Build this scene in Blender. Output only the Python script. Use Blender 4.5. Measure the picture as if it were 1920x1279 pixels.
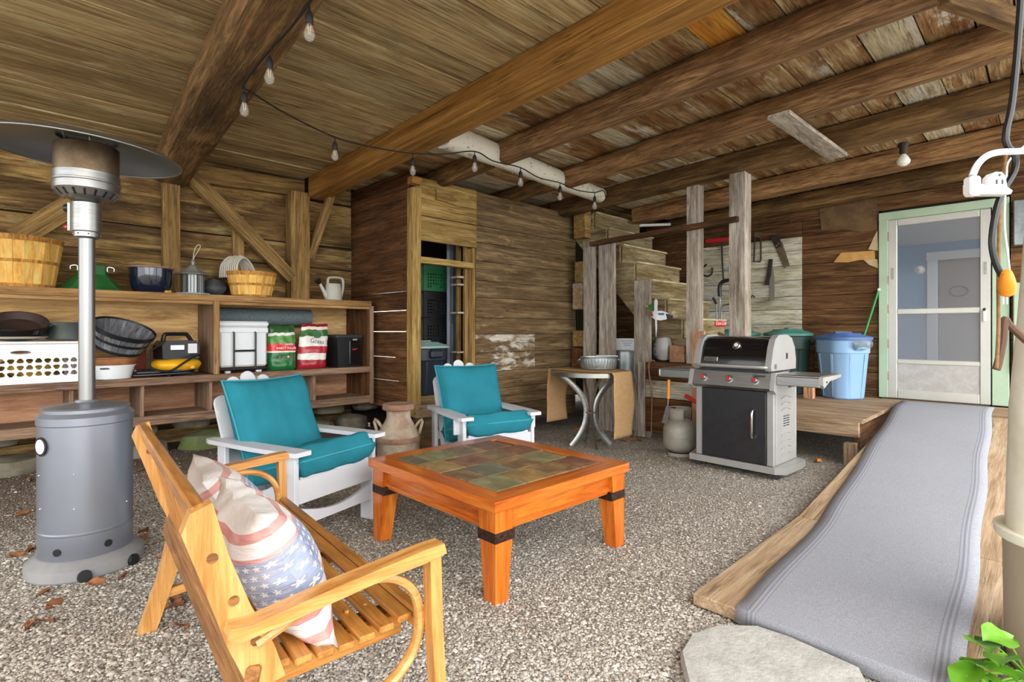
import bpy, bmesh, math, random
from mathutils import Vector, Matrix, noise
random.seed(7)
for o in list(bpy.data.objects): bpy.data.objects.remove(o)
S = bpy.context.scene
COL = S.collection
# ------------------------------------------------------------------ camera, sky, exposure
FPX, HOR, CAMH, TH = 1000.0, 620.0, 1.17, math.radians(45.4)   # focal length and horizon in a 1920x1279 frame
cam = bpy.data.cameras.new('camera'); cam_o = bpy.data.objects.new('camera', cam); COL.objects.link(cam_o)
cam.sensor_width = 36; cam.lens = FPX/1920*36; cam.shift_y = -(639.5-HOR)/1920; cam.clip_start = .02
cam_o.location = (0, 0, CAMH); cam_o.rotation_euler = (math.pi/2, 0, TH-math.pi/2)
S.camera = cam_o
W = bpy.data.worlds.new('overcast_sky'); S.world = W; W.use_nodes = True
bgn = W.node_tree.nodes['Background']; bgn.inputs[0].default_value = (.93, .96, 1.0, 1); bgn.inputs[1].default_value = 1.9
sun = bpy.data.lights.new('soft_sun', 'SUN'); sun.energy = 1.5; sun.angle = math.radians(70); sun.color = (1, .96, .9)
sun_o = bpy.data.objects.new('soft_sun', sun); COL.objects.link(sun_o)
sun_o.rotation_euler = Vector((.28, .8, -.42)).to_track_quat('-Z', 'Y').to_euler(); sun_o.location = (-3, -6, 6)
S.view_settings.view_transform = 'Standard'; S.view_settings.look = 'None'; S.view_settings.gamma = 1
S.view_settings.use_curve_mapping = False
S.view_settings.exposure = 1.08
# ------------------------------------------------------------------ pixel -> place
cT, sT = math.cos(TH), math.sin(TH)
def ray(px, py):
    r = (px-960)/FPX; return Vector((cT+r*sT, sT-r*cT, (HOR-py)/FPX))
def at(t, d): return Vector((0, 0, CAMH))+d*t
def PZ(px, py, z): d = ray(px, py); return at((z-CAMH)/d.z, d)
def PX(px, py, x): d = ray(px, py); return at(x/d.x, d)
def PY(px, py, y): d = ray(px, py); return at(y/d.y, d)
def PD(px, py, dep): return at(dep, ray(px, py))
def ZC(y): return 2.75+.042*(5.55-y)          # underside of the ceiling boards
# ------------------------------------------------------------------ helpers
def V(*a): return Vector(a)
def frame(p0, p1, up=(0, 0, 1)):
    p0, p1, up = Vector(p0), Vector(p1), Vector(up)
    x = (p1-p0).normalized(); y = up.cross(x)
    if y.length < 1e-4: y = Vector((0, 1, 0)).cross(x)
    y.normalize(); z = x.cross(y)
    return Matrix.Translation((p0+p1)/2) @ Matrix((x, y, z)).transposed().to_4x4()
T = Matrix.Translation
def RX(a): return Matrix.Rotation(math.radians(a), 4, 'X')
def RY(a): return Matrix.Rotation(math.radians(a), 4, 'Y')
def RZ(a): return Matrix.Rotation(math.radians(a), 4, 'Z')
class MB:
    def __init__(s): s.v = []; s.f = []; s.uv = None
    def add(s, vs, fs, M=None):
        n = len(s.v)
        s.v += [tuple(M @ Vector(p)) if M is not None else tuple(p) for p in vs]
        s.f += [tuple(i+n for i in f) for f in fs]; return s
    def box(s, c, d, M=None, b=.0):
        x, y, z = c; a, e, h = d[0]/2, d[1]/2, d[2]/2
        b = min(b, a*.9, e*.9, h*.9)
        if b <= 0:
            vs = [(x+i*a, y+j*e, z+k*h) for i in (-1, 1) for j in (-1, 1) for k in (-1, 1)]
            return s.add(vs, [(0,1,3,2),(4,6,7,5),(0,4,5,1),(2,3,7,6),(0,2,6,4),(1,5,7,3)], M)
        vs = []; ix = {}
        for i in (-1, 1):
            for j in (-1, 1):
                for k in (-1, 1):
                    for ax in range(3):
                        p = [x+i*(a-b*(ax != 0)), y+j*(e-b*(ax != 1)), z+k*(h-b*(ax != 2))]
                        ix[i, j, k, ax] = len(vs); vs.append(p)
        fs = []
        for ax in range(3):
            u, w = [(1, 2), (2, 0), (0, 1)][ax]
            for sg in (-1, 1):
                q = []
                for su, sw in ((-1,-1),(1,-1),(1,1),(-1,1)):
                    t = [0,0,0]; t[ax] = sg; t[u] = su; t[w] = sw; q.append(ix[tuple(t)+(ax,)])
                fs.append(q if sg > 0 else q[::-1])
        for ax in range(3):
            u, w = [(1, 2), (2, 0), (0, 1)][ax]
            for su in (-1, 1):
                for sw in (-1, 1):
                    t0 = [0,0,0]; t0[ax] = -1; t0[u] = su; t0[w] = sw; t1 = list(t0); t1[ax] = 1
                    q = [ix[tuple(t0)+(u,)], ix[tuple(t1)+(u,)], ix[tuple(t1)+(w,)], ix[tuple(t0)+(w,)]]
                    fs.append(q if su*sw < 0 else q[::-1])
        for i in (-1, 1):
            for j in (-1, 1):
                for k in (-1, 1):
                    q = [ix[i,j,k,0], ix[i,j,k,1], ix[i,j,k,2]]
                    fs.append(q if i*j*k > 0 else q[::-1])
        return s.add(vs, fs, M)
    def bar(s, p0, p1, w, t, up=(0, 0, 1), b=.0, M=None):
        F = frame(p0, p1, up); L = (Vector(p1)-Vector(p0)).length
        return s.box((0, 0, 0), (L, w, t), F if M is None else M @ F, b)
    def tube(s, pts, r, n=8, closed=False, cap=True, M=None, flat=None):
        pts = [Vector(p) for p in pts]; m = len(pts); rs = r if isinstance(r, (list, tuple)) else [r]*m
        vs = []; fs = []; prev = None
        for i, p in enumerate(pts):
            a = pts[i-1] if (i or closed) else p; c = pts[(i+1) % m] if (i < m-1 or closed) else p
            t = (c-a).normalized()
            if prev is None:
                q = Vector((0, 0, 1)) if abs(t.z) < .9 else Vector((1, 0, 0))
            else: q = prev
            x = (q-t*q.dot(t)).normalized(); y = t.cross(x); prev = x
            fa, fb = flat if flat else (1, 1)
            vs += [p+(x*math.cos(2*math.pi*k/n)*fa+y*math.sin(2*math.pi*k/n)*fb)*rs[i] for k in range(n)]
        for i in range(m if closed else m-1):
            j = (i+1) % m
            fs += [(i*n+k, i*n+(k+1) % n, j*n+(k+1) % n, j*n+k) for k in range(n)]
        if cap and not closed: fs += [tuple(range(n))[::-1], tuple(range((m-1)*n, m*n))]
        return s.add(vs, fs, M)
    def cyl(s, p0, p1, r0, r1=None, n=16, M=None): return s.tube([p0, p1], [r0, r0 if r1 is None else r1], n, M=M)
    def lathe(s, prof, n=24, M=None, sx=1, sy=1, fn=None):
        vs = []; fs = []; m = len(prof)
        for (r, z) in prof:
            for k in range(n):
                a = 2*math.pi*k/n; q = r*(fn(a, z) if fn else 1)
                vs.append((q*math.cos(a)*sx, q*math.sin(a)*sy, z))
        for i in range(m-1):
            fs += [(i*n+k, i*n+(k+1) % n, (i+1)*n+(k+1) % n, (i+1)*n+k) for k in range(n)]
        if prof[0][0] > 1e-5: fs.append(tuple(range(n))[::-1])
        if prof[-1][0] > 1e-5: fs.append(tuple(range((m-1)*n, m*n)))
        return s.add(vs, fs, M)
    def shell(s, prof, n=24, M=None, **k):   # lathe without end caps
        q = len(s.f); s.lathe(prof, n, M, **k); s.f = [f for i, f in enumerate(s.f) if i < q or len(f) <= 4]; return s
    def prism(s, pts, h, M=None):            # outline in xy, thickness h along z centred
        n = len(pts); vs = [(x, y, -h/2) for x, y in pts]+[(x, y, h/2) for x, y in pts]
        ar = sum(pts[i][0]*pts[(i+1) % n][1]-pts[(i+1) % n][0]*pts[i][1] for i in range(n))
        fs = [tuple(range(n))[::-1], tuple(range(n, 2*n))]+[(i, (i+1) % n, (i+1) % n+n, i+n) for i in range(n)]
        if ar < 0: fs = [f[::-1] for f in fs]
        return s.add(vs, fs, M)
    def grid(s, fn, nu, nv, M=None, flip=False, uv=False):
        n0 = len(s.v)
        vs = [fn(i/nu, j/nv) for i in range(nu+1) for j in range(nv+1)]
        fs = [(i*(nv+1)+j, (i+1)*(nv+1)+j, (i+1)*(nv+1)+j+1, i*(nv+1)+j+1) for i in range(nu) for j in range(nv)]
        if uv:
            s.uv = s.uv or []; s.uv += [(i/nu, j/nv) for i in range(nu+1) for j in range(nv+1)]
        if flip: fs = [f[::-1] for f in fs]
        return s.add(vs, fs, M)
    def ball(s, c, r, n=10, M=None, sc=(1, 1, 1)):
        m = max(4, n//2)
        prof = [(math.sin(math.pi*i/m)*r, -math.cos(math.pi*i/m)*r) for i in range(m+1)]
        A = T(c) @ Matrix.Diagonal((*sc, 1)); return s.lathe(prof, n, A if M is None else M @ A)
    def pillow(s, w, h, t, n=14, M=None, pinch=.06, p=3.0):
        def mk(sg):
            def f(u, v):
                a, b = 2*u-1, 2*v-1
                z = sg*t/2*max(0, (1-abs(a)**p)*(1-abs(b)**p))**.5
                return (a*w/2*(1-pinch*(1-b*b)), b*h/2*(1-pinch*(1-a*a)), z)
            return f
        s.grid(mk(1), n, n, M, uv=True); s.grid(mk(-1), n, n, M, flip=True, uv=True); return s
    def rock(s, c, d, seed=0, n=12, amp=.25, M=None):
        vs = []; m = n//2+1
        prof = [(math.sin(math.pi*i/m), -math.cos(math.pi*i/m)) for i in range(m+1)]
        q = MB().lathe(prof, n)
        out = []
        for p in q.v:
            v = Vector(p); e = max(abs(v.x), abs(v.y), abs(v.z)); v = v*(.55+.45/e*1.0)*.8
            v *= 1+amp*noise.noise(Vector(p)*1.7+Vector((seed*3.1, seed*1.7, seed)))
            out.append((c[0]+v.x*d[0]/2, c[1]+v.y*d[1]/2, c[2]+v.z*d[2]/2))
        return s.add(out, q.f, M)
def wm(o):
    M = o.matrix_basis.copy()
    while o.parent: o = o.parent; M = o.matrix_basis @ M
    return M
def tag(o, label=None, cat=None, group=None, kind=None):
    if label: o['label'] = label
    if cat: o['category'] = cat
    if group: o['group'] = group
    if kind: o['kind'] = kind
    return o
def mesh(name, mb, mat, smooth=False, angle=40):
    me = bpy.data.meshes.new(name); me.from_pydata(mb.v, [], mb.f)
    if mb.uv and len(mb.uv) == len(mb.v):
        l = me.uv_layers.new(name='UVMap')
        for lp in me.loops: l.data[lp.index].uv = mb.uv[lp.vertex_index]
    me.materials.append(mat); me.validate()
    if smooth:
        me.polygons.foreach_set('use_smooth', [True]*len(me.polygons))
        if smooth != 2: me.set_sharp_from_angle(angle=math.radians(angle))
    me.update(); return me
def place(name, me, parent=None, M=None):
    o = bpy.data.objects.new(name, me); COL.objects.link(o)
    if parent is not None: o.parent = parent
    if M is not None: o.matrix_basis = M
    return o
def add(name, mb, mat, parent=None, M=None, smooth=False, angle=40):
    return place(name, mesh(name, mb, mat, smooth, angle), parent, M)
def thing(name, label, cat, loc=(0, 0, 0), rz=0, group=None, kind=None, rot=None):
    o = bpy.data.objects.new(name, None); COL.objects.link(o); o.empty_display_size = .1
    o.location = loc; o.rotation_euler = rot if rot else (0, 0, math.radians(rz))
    return tag(o, label, cat, group, kind)
def solo(name, mb, mat, label, cat, loc=(0, 0, 0), rz=0, group=None, smooth=False, kind=None, angle=40, M=None):
    o = add(name, mb, mat, None, M if M is not None else T(loc) @ RZ(rz), smooth, angle); return tag(o, label, cat, group, kind)
_pc = {}
def plank(name, p0, p1, w, t, mat, parent=None, up=(0, 0, 1), b=.004, wob=0):
    L = (Vector(p1)-Vector(p0)).length
    k = (round(L, 3), round(w, 3), round(t, 3), b, mat.name, name) if not wob else None
    if k in _pc and k: me = _pc[k]
    else:
        if wob:
            n = max(3, int(L/.35)); sd = random.random()*99; mb = MB()
            vs = []
            for i in range(n+1):
                x = -L/2+L*i/n
                e0 = w/2*(1+wob*noise.noise((x*1.3, sd, 0))); e1 = w/2*(1+wob*noise.noise((x*1.3, sd, 5)))
                dz = t*.15*noise.noise((x, sd, 9))
                vs += [(x, -e0, -t/2+dz), (x, e1, -t/2+dz), (x, e1, t/2+dz), (x, -e0, t/2+dz)]
            fs = [(0, 3, 2, 1), tuple(n*4+i for i in range(4))]
            for i in range(n):
                for j in range(4): fs.append((i*4+j, i*4+(j+1) % 4, i*4+4+(j+1) % 4, i*4+4+j))
            mb.add(vs, fs)
        else: mb = MB().box((0, 0, 0), (L, w, t), None, b)
        me = mesh(name, mb, mat)
        if k: _pc[k] = me
    return place(name, me, parent, frame(p0, p1, up))
def log(name, p0, p1, r0, r1, mat, parent=None, n=14, amp=.06, sq=0, bend=0.0):
    L = (Vector(p1)-Vector(p0)).length; m = max(5, int(L/.22)); sd = random.random()*50; vs = []; fs = []
    for i in range(m+1):
        f = i/m; r = r0+(r1-r0)*f; x = L*(f-.5)
        for k in range(n):
            a = 2*math.pi*k/n; q = r
            if sq: q = r*min(1.0+sq*.25, (1-sq)+sq/max(abs(math.cos(a)), abs(math.sin(a))))
            q *= 1+amp*noise.noise((x*1.4, math.cos(a)*1.2+sd, math.sin(a)*1.2))
            vs.append((x, q*math.cos(a), q*math.sin(a)+bend*math.sin(f*math.pi)+r*amp*.6*noise.noise((x*.8, sd, 3))))
    for i in range(m): fs += [(i*n+k, i*n+(k+1) % n, (i+1)*n+(k+1) % n, (i+1)*n+k) for k in range(n)]
    fs = [f[::-1] for f in fs]; fs += [tuple(range(n)), tuple(range(m*n, m*n+n))[::-1]]
    mb = MB().add(vs, [f[::-1] for f in fs])
    return place(name, mesh(name, mb, mat, True, 50), parent, frame(p0, p1))
def copy_tree(o, parent=None):
    c = o.copy(); COL.objects.link(c)
    if parent is not None: c.parent = parent
    for ch in list(o.children): copy_tree(ch, c)
    return c
def text(name, s, size, mat, parent, M, ext=.0006, align='CENTER', shear=0, sx=1):
    cu = bpy.data.curves.new(name, 'FONT'); cu.body = s; cu.size = size; cu.align_x = align; cu.align_y = 'CENTER'
    cu.extrude = ext; cu.shear = shear; cu.resolution_u = 3
    t = bpy.data.objects.new(name, cu); COL.objects.link(t)
    me = bpy.data.meshes.new_from_object(t); bpy.data.objects.remove(t); bpy.data.curves.remove(cu)
    me.name = name; me.materials.clear(); me.materials.append(mat)
    if sx != 1: me.transform(Matrix.Diagonal((sx, 1, 1, 1)))
    return place(name, me, parent, M)
def holes(outline, hs, th):                   # flat panel in xy with real holes
    cu = bpy.data.curves.new('panel', 'CURVE'); cu.dimensions = '2D'; cu.fill_mode = 'BOTH'; cu.extrude = th/2
    for pts in [outline]+hs:
        sp = cu.splines.new('POLY'); sp.points.add(len(pts)-1); sp.use_cyclic_u = True
        for p, q in zip(sp.points, pts): p.co = (q[0], q[1], 0, 1)
    t = bpy.data.objects.new('panel', cu); COL.objects.link(t)
    me = bpy.data.meshes.new_from_object(t); bpy.data.objects.remove(t); bpy.data.curves.remove(cu)
    return me
def arc(c, r, a0, a1, n, f=lambda x, y: (x, y, 0)):
    return [f(c[0]+r*math.cos(math.radians(a0+(a1-a0)*i/n)), c[1]+r*math.sin(math.radians(a0+(a1-a0)*i/n))) for i in range(n+1)]
def smoothpath(pts, k=6):
    P = [Vector(p) for p in pts]; out = []
    for i in range(len(P)-1):
        a = P[max(i-1, 0)]; b = P[i]; c = P[i+1]; d = P[min(i+2, len(P)-1)]
        for j in range(k):
            t = j/k
            out.append(.5*((2*b)+(c-a)*t+(2*a-5*b+4*c-d)*t*t+(3*b-a-3*c+d)*t**3))
    return out+[P[-1]]
# ------------------------------------------------------------------ materials
def lin(h):
    if not isinstance(h, str): return (*h, 1)
    h = h.lstrip('#'); v = [int(h[i:i+2], 16)/255 for i in (0, 2, 4)]
    return (*[x/12.92 if x < .04045 else ((x+.055)/1.055)**2.4 for x in v], 1)
class NT:
    def __init__(s, name):
        s.m = bpy.data.materials.new(name); s.m.use_nodes = True; s.t = s.m.node_tree; s.b = s.t.nodes['Principled BSDF']
    def n(s, ty, **k):
        x = s.t.nodes.new('ShaderNode'+ty)
        for a, b in k.items(): setattr(x, a, b)
        return x
    def l(s, a, b): s.t.links.new(a, b)
    def put(s, inp, v):
        if hasattr(v, 'is_linked') or isinstance(v, bpy.types.NodeSocket): s.l(v, inp)
        else: inp.default_value = v
    def math(s, op, a, b=0.0, c=None):
        x = s.n('Math', operation=op); s.put(x.inputs[0], a); s.put(x.inputs[1], b)
        if c is not None: s.put(x.inputs[2], c)
        return x.outputs[0]
    def vm(s, op, a, b):
        x = s.n('VectorMath', operation=op); s.put(x.inputs[0], a); s.put(x.inputs[1], b); return x.outputs[0]
    def noise(s, vec, scale, detail=4, rough=.55, dist=0.0):
        x = s.n('TexNoise'); s.l(vec, x.inputs['Vector']); x.inputs['Scale'].default_value = scale
        x.inputs['Detail'].default_value = detail; x.inputs['Roughness'].default_value = rough; x.inputs['Distortion'].default_value = dist
        return x.outputs[0]
    def ramp(s, f, stops, interp='LINEAR'):
        x = s.n('ValToRGB'); s.l(f, x.inputs[0]); e = x.color_ramp.elements; x.color_ramp.interpolation = interp
        e[0].position, e[0].color = stops[0][0], lin(stops[0][1]); e[1].position, e[1].color = stops[-1][0], lin(stops[-1][1])
        for p, c in stops[1:-1]: q = e.new(p); q.color = lin(c)
        return x.outputs[0]
    def mix(s, f, a, b, bt='MIX'):
        x = s.n('Mix', data_type='RGBA', blend_type=bt); s.put(x.inputs[0], f)
        q = lambda c: lin(c) if isinstance(c, str) or (isinstance(c, tuple) and len(c) == 3) else c
        s.put(x.inputs[6], q(a)); s.put(x.inputs[7], q(b)); return x.outputs[2]
    def bump(s, h, st, dist=.01):
        x = s.n('Bump'); x.inputs['Strength'].default_value = st; x.inputs['Distance'].default_value = dist; s.l(h, x.inputs['Height'])
        s.l(x.outputs[0], s.b.inputs['Normal'])
    def obj(s, off=True):
        tc = s.n('TexCoord').outputs['Object']
        if not off: return tc, None
        r = s.n('ObjectInfo').outputs['Random']
        cx = s.n('CombineXYZ'); s.l(s.math('MULTIPLY', r, 37.3), cx.inputs[0]); s.l(s.math('MULTIPLY', r, 91.7), cx.inputs[1]); s.l(s.math('MULTIPLY', r, 53.1), cx.inputs[2])
        return s.vm('ADD', tc, cx.outputs[0]), r
MATS = {}
def wood(name, dark, mid, light, gl=1.1, gc=14, gain=1.3, rough=.8, bump=.35, blotch=None, bamt=.7, bs=1.6, bpos=.56, var=.35, fine=.45, knots=.5, axis=0, spec=.3, coat=0, patch=None, ppos=.62):
    s = NT(name); p, r = s.obj(); gl *= 1.5; gc *= 1.5
    dark, mid, light, blotch, patch = [tuple(min(.85, x*gain) for x in lin(c)[:3]) if c else None for c in (dark, mid, light, blotch, patch)]
    def sc(a, b): 
        v = [b, b, b]; v[axis] = a; return tuple(v)
    n1 = s.noise(s.vm('MULTIPLY', p, sc(gl, gc)), 1, 10, .72, .6)
    n2 = s.noise(s.vm('MULTIPLY', p, sc(gl*3.5, gc*6)), 1, 5, .6, .2)
    n3 = s.noise(s.vm('MULTIPLY', p, sc(.8, 2.2)), bs, 5, .6, .4)
    col = s.ramp(n1, [(.30, dark), (.5, mid), (.70, light)])
    if blotch: col = s.mix(s.math('MULTIPLY', s.ramp(n3, [(bpos-.07, (0, 0, 0)), (bpos+.09, (1, 1, 1))]), bamt), col, blotch)
    if patch:
        n4 = s.noise(s.vm('MULTIPLY', p, sc(1.5, 4.5)), 1.1, 7, .7, .3)
        col = s.mix(s.math('MULTIPLY', s.ramp(n4, [(ppos-.02, (0, 0, 0)), (ppos+.05, (1, 1, 1))]), .8), col, patch)
    f = s.ramp(n2, [(.33, (1-fine,)*3), (.6, (1.0, 1.0, 1.0))]); col = s.mix(1.0, col, f, 'MULTIPLY')
    if bump > .2:
        n5 = s.noise(s.vm('MULTIPLY', p, sc(gl*.55, gc*1.6)), 1, 6, .6, .5)
        ck = s.ramp(n5, [(.475, (0, 0, 0)), (.492, (1, 1, 1)), (.508, (1, 1, 1)), (.525, (0, 0, 0))])
        n6 = s.noise(s.vm('MULTIPLY', p, sc(2.0, 5.0)), 1, 3, .5)
        col = s.mix(s.math('MULTIPLY', ck, s.ramp(n6, [(.42, (0, 0, 0)), (.6, (.75, .75, .75))])), col, tuple(x*.35 for x in dark))
    if knots:
        vo = s.n('TexVoronoi'); s.l(s.vm('MULTIPLY', p, sc(2.2, 5.5)), vo.inputs['Vector']); vo.inputs['Scale'].default_value = 1
        k = s.ramp(vo.outputs['Distance'], [(.03, (1, 1, 1)), (.11, (0, 0, 0))]); col = s.mix(s.math('MULTIPLY', k, knots), col, dark)
    h = s.n('HueSaturation'); s.l(s.math('MULTIPLY_ADD', r, var, 1-var/2), h.inputs['Value']); s.l(col, h.inputs['Color'])
    s.l(h.outputs[0], s.b.inputs['Base Color']); s.b.inputs['Roughness'].default_value = rough; s.b.inputs['Specular IOR Level'].default_value = spec
    if coat: s.b.inputs['Coat Weight'].default_value = coat; s.b.inputs['Coat Roughness'].default_value = .15
    s.bump(s.math('ADD', n1, s.math('MULTIPLY', n2, .5)), bump, .012)
    MATS[name] = s.m; return s.m
def plain(name, col, rough=.5, metal=0, col2=None, scale=6, amt=.6, bump=0, bscale=80, spec=.5, stretch=None, emit=0, coat=0, pos=.5, wid=.12):
    s = NT(name); p, r = s.obj()
    c = None
    if col2:
        q = s.vm('MULTIPLY', p, stretch) if stretch else p
        n = s.noise(q, scale, 6, .6, .3)
        c = s.mix(s.math('MULTIPLY', s.ramp(n, [(pos-wid, (0, 0, 0)), (pos+wid, (1, 1, 1))]), amt), lin(col), lin(col2)); s.l(c, s.b.inputs['Base Color'])
    else: s.b.inputs['Base Color'].default_value = lin(col)
    s.b.inputs['Roughness'].default_value = rough; s.b.inputs['Metallic'].default_value = metal; s.b.inputs['Specular IOR Level'].default_value = spec
    if coat: s.b.inputs['Coat Weight'].default_value = coat
    if bump: s.bump(s.noise(p, bscale, 3, .6), bump, .004)
    MATS[name] = s.m; return s.m
def glass(name, col=(.9, .95, .95), rough=0.02, alpha=.2):
    s = NT(name); s.b.inputs['Base Color'].default_value = (*col, 1); s.b.inputs['Roughness'].default_value = rough; s.b.inputs['Alpha'].default_value = alpha
    MATS[name] = s.m; return s.m
w_ceil = wood('ceiling_board_wood', '#6f5c3e', '#aa9368', '#d2c197', gl=.7, gc=11, gain=1.5, blotch='#7d6340', bamt=.5, bs=1.3, patch='#c4b48c', ppos=.60, var=.4)
w_ceil2 = wood('stained_ceiling_wood', '#6b4a2a', '#a98c62', '#d6c6a0', gl=.9, gc=9, blotch='#7a4d24', bamt=.8, bs=2.4, bpos=.52, patch='#e6ddc6', ppos=.60, var=.3)
w_pale = wood('whitewashed_ceiling_wood', '#8d7a58', '#cfc4a4', '#ece6d4', gl=1, gc=9, blotch='#8f6b3f', bamt=.6, bpos=.58)
w_orange = wood('new_orange_board_wood', '#b06a1c', '#d8923a', '#eab35e', gl=.8, gc=10, knots=.5)
w_beam = wood('sawn_fir_beam_wood', '#6b4a1f', '#9a6e34', '#c09350', gl=.6, gc=12, gain=1.15, blotch='#7a4f20', bamt=.5, bs=1.2, knots=.8, fine=.25)
w_log = wood('old_log_wood', '#4a3420', '#856441', '#b89468', gl=1.6, gc=16, blotch='#4d3018', bamt=.5, patch='#b08a5b', ppos=.64, bump=.7, knots=.7, gain=1.5)
w_logd = wood('dark_hewn_log_wood', '#3f2d18', '#775a36', '#a38455', gl=1.2, gc=13, blotch='#2a1b0e', bamt=.6, patch='#a58454', ppos=.66, bump=.8)
w_white = plain('cracked_white_paint', '#dcd7c6', .8, 0, '#83735a', 22, .7, .6, 30, pos=.62, wid=.03)
w_grey = wood('weathered_grey_post_wood', '#6a5f50', '#a2978a', '#c9c1b2', gl=1.5, gc=16, blotch='#7a684f', bamt=.5, bump=.5, knots=.5)
w_brace = wood('brace_wood', '#54401f', '#8a6c3e', '#b0925c', gl=1, gc=14, knots=.5)
w_wall = wood('old_barn_wall_wood', gain=1.5, dark='#3f2e17', mid='#7d6238', light='#b19861', gl=.9, gc=9, blotch='#3a2713', bamt=.75, bs=1.5, bpos=.52, patch='#8d8560', ppos=.60, bump=.8)
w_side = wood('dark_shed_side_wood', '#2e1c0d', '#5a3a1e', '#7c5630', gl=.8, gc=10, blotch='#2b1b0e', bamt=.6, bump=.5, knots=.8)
w_front = wood('shed_front_wood', '#443420', '#7d6545', '#a88f66', gl=.8, gc=10, gain=1.0, blotch='#573f25', bamt=.6, bs=1.4, patch='#a58b58', ppos=.62, bump=.6)
w_frontw = wood('white_splashed_shed_wood', '#443420', '#7d6545', '#a88f66', gl=.8, gc=10, gain=1.0, blotch='#573f25', bamt=.5, patch='#e2ddd0', ppos=.50, bump=.6)
w_hdr = wood('golden_header_wood', '#6a4f26', '#a5864a', '#cbb072', gl=1.1, gc=14, knots=.8, bump=.5, gain=1.05)
w_door = wood('brown_door_wall_wood', '#33200f', '#664627', '#94714a', gl=.9, gc=12, blotch='#3a2412', bamt=.5, patch='#84694a', ppos=.64, bump=.6)
w_paint = wood('whitewashed_wall_wood', '#8b8468', '#cfc9b0', '#e6e2d0', gl=1.2, gc=9, blotch='#9a8f70', bamt=.6, bs=2.0, patch='#6b5f47', ppos=.68, knots=.3, bump=.5)
w_shelf = wood('shelf_edge_wood', '#6a4a28', '#a07a4c', '#c4a070', gl=1, gc=16, knots=.2, fine=.3)
w_shelf2 = wood('lower_shelf_wood', '#4f3a2a', '#866a54', '#ab917a', gl=1, gc=16, knots=.2)
w_ply = wood('reddish_plywood', '#6d4a34', '#a57a5c', '#c39b7a', gl=1.2, gc=7, knots=0, fine=.2, bump=.15)
w_ply2 = wood('tan_plywood', '#7a5a34', '#b3905e', '#d0b184', gl=1.2, gc=8, knots=0, fine=.2, bump=.15)
w_deck = wood('worn_deck_wood', '#6f5740', '#a68a6c', '#ccb89c', gain=1.1, gl=1, gc=16, blotch='#8b6a45', bamt=.4, knots=.3)
w_ramp = wood('ramp_plywood', '#86694c', '#b79a78', '#d3bd9c', gl=.9, gc=14, gain=1.08, knots=0, fine=.25, bump=.25, axis=0)
w_honey = wood('honey_oak', '#a5672c', '#cd9350', '#e2b272', gl=1.2, gc=16, rough=.35, bump=.08, knots=0, fine=.18, var=.12, coat=.3, gain=1.0)
w_honeyz = wood('honey_oak_upright', '#a5672c', '#cd9350', '#e2b272', gl=1.2, gc=16, rough=.35, bump=.08, knots=0, fine=.18, var=.12, coat=.3, gain=1.0, axis=2)
w_slat = wood('worn_oak_slat', '#8a5218', '#c0803a', '#d79a50', gl=1.2, gc=16, rough=.35, bump=.1, knots=0, fine=.25, var=.2, coat=.4, blotch='#6f4214', bamt=.35, bs=6, gain=1.0)
w_rail = wood('dark_stained_rail', '#4f3117', '#875a2e', '#a87544', gl=1.2, gc=16, rough=.5, bump=.1, knots=0, gain=1.0)
w_table = wood('cherry_stained_wood', '#97400c', '#c8661a', '#dd8a34', gl=1.2, gc=14, rough=.28, bump=.06, knots=0, fine=.2, var=.1, coat=.5, patch='#e3b27c', ppos=.70, gain=1.0)
w_stair = wood('dusty_stair_wood', gain=.95, dark='#5b4c30', mid='#9c8b64', light='#c8ba92', gl=1, gc=10, blotch='#6f5a30', bamt=.6, bs=2, patch='#d8cda8', ppos=.64)
w_tread = wood('worn_tread_wood', '#8a7a58', '#c2b48c', '#e2d8ba', gl=1, gc=12, gain=1.1, knots=.2)
w_string = wood('stringer_wood', '#54452f', '#8b7a5a', '#b3a27c', gl=1, gc=9, gain=1.0, axis=1, knots=.3)
w_bask = wood('bushel_stave_wood', '#a5722e', '#d2a150', '#e6c27a', gl=2, gc=9, knots=.2, fine=.2, bump=.2, axis=2, var=.3)
w_bask2 = wood('grey_stave_wood', '#3a3a3c', '#66666a', '#8b8b90', gl=2, gc=9, knots=.1, axis=2)
m_gal = plain('galvanised_steel', '#a9b0ae', .38, .85, '#7f8786', 9, .7, .1, 40)
m_steel = plain('brushed_steel', '#a3a39f', .38, .95, '#84827c', 5, .5, 0, stretch=(1, 1, 14))
m_heat = plain('grey_hammered_paint', '#868a93', .36, .55, '#7b7f88', 4, .3)
m_heatd = plain('dusty_base_paint', '#93918f', .7, .2, '#7b7c80', 6, .6)
m_rusty = plain('heat_stained_steel', '#7d6a52', .45, .8, '#51402f', 6, .8)
m_polest = plain('pole_steel', '#8f8f8d', .36, .9)
m_hood = plain('dull_aluminium', '#8f959c', .38, .9, '#767c84', 3, .4)
m_teal = plain('teal_fabric', '#297c8b', .95, 0, '#216d7b', 5, .5, .25, 260, spec=.15)
m_tealp = plain('pale_teal_piping', '#3f93a0', .9, 0, spec=.15)
m_whitep = plain('white_resin', '#d3d4d8', .45, 0, '#c6c7cc', 5, .4)
m_black = plain('black_plastic', '#141517', .4, 0, '#202225', 8, .5)
m_blackg = plain('black_enamel', '#0e0e10', .2, 0, '#1a1a1c', 10, .3, coat=.4)
m_darkg = plain('dark_grey_plastic', '#34373b', .5)
m_cream = plain('grey_cast_metal', '#a9a7a2', .42, .25, '#979590', 5, .4)
m_red = plain('red_plastic', '#c8202a', .4); m_redd = plain('rust_red_edge', '#8d3b1f', .8)
m_yel = plain('yellow_enamel', '#e3a81a', .3, 0, '#c8900f', 5, .4)
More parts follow.
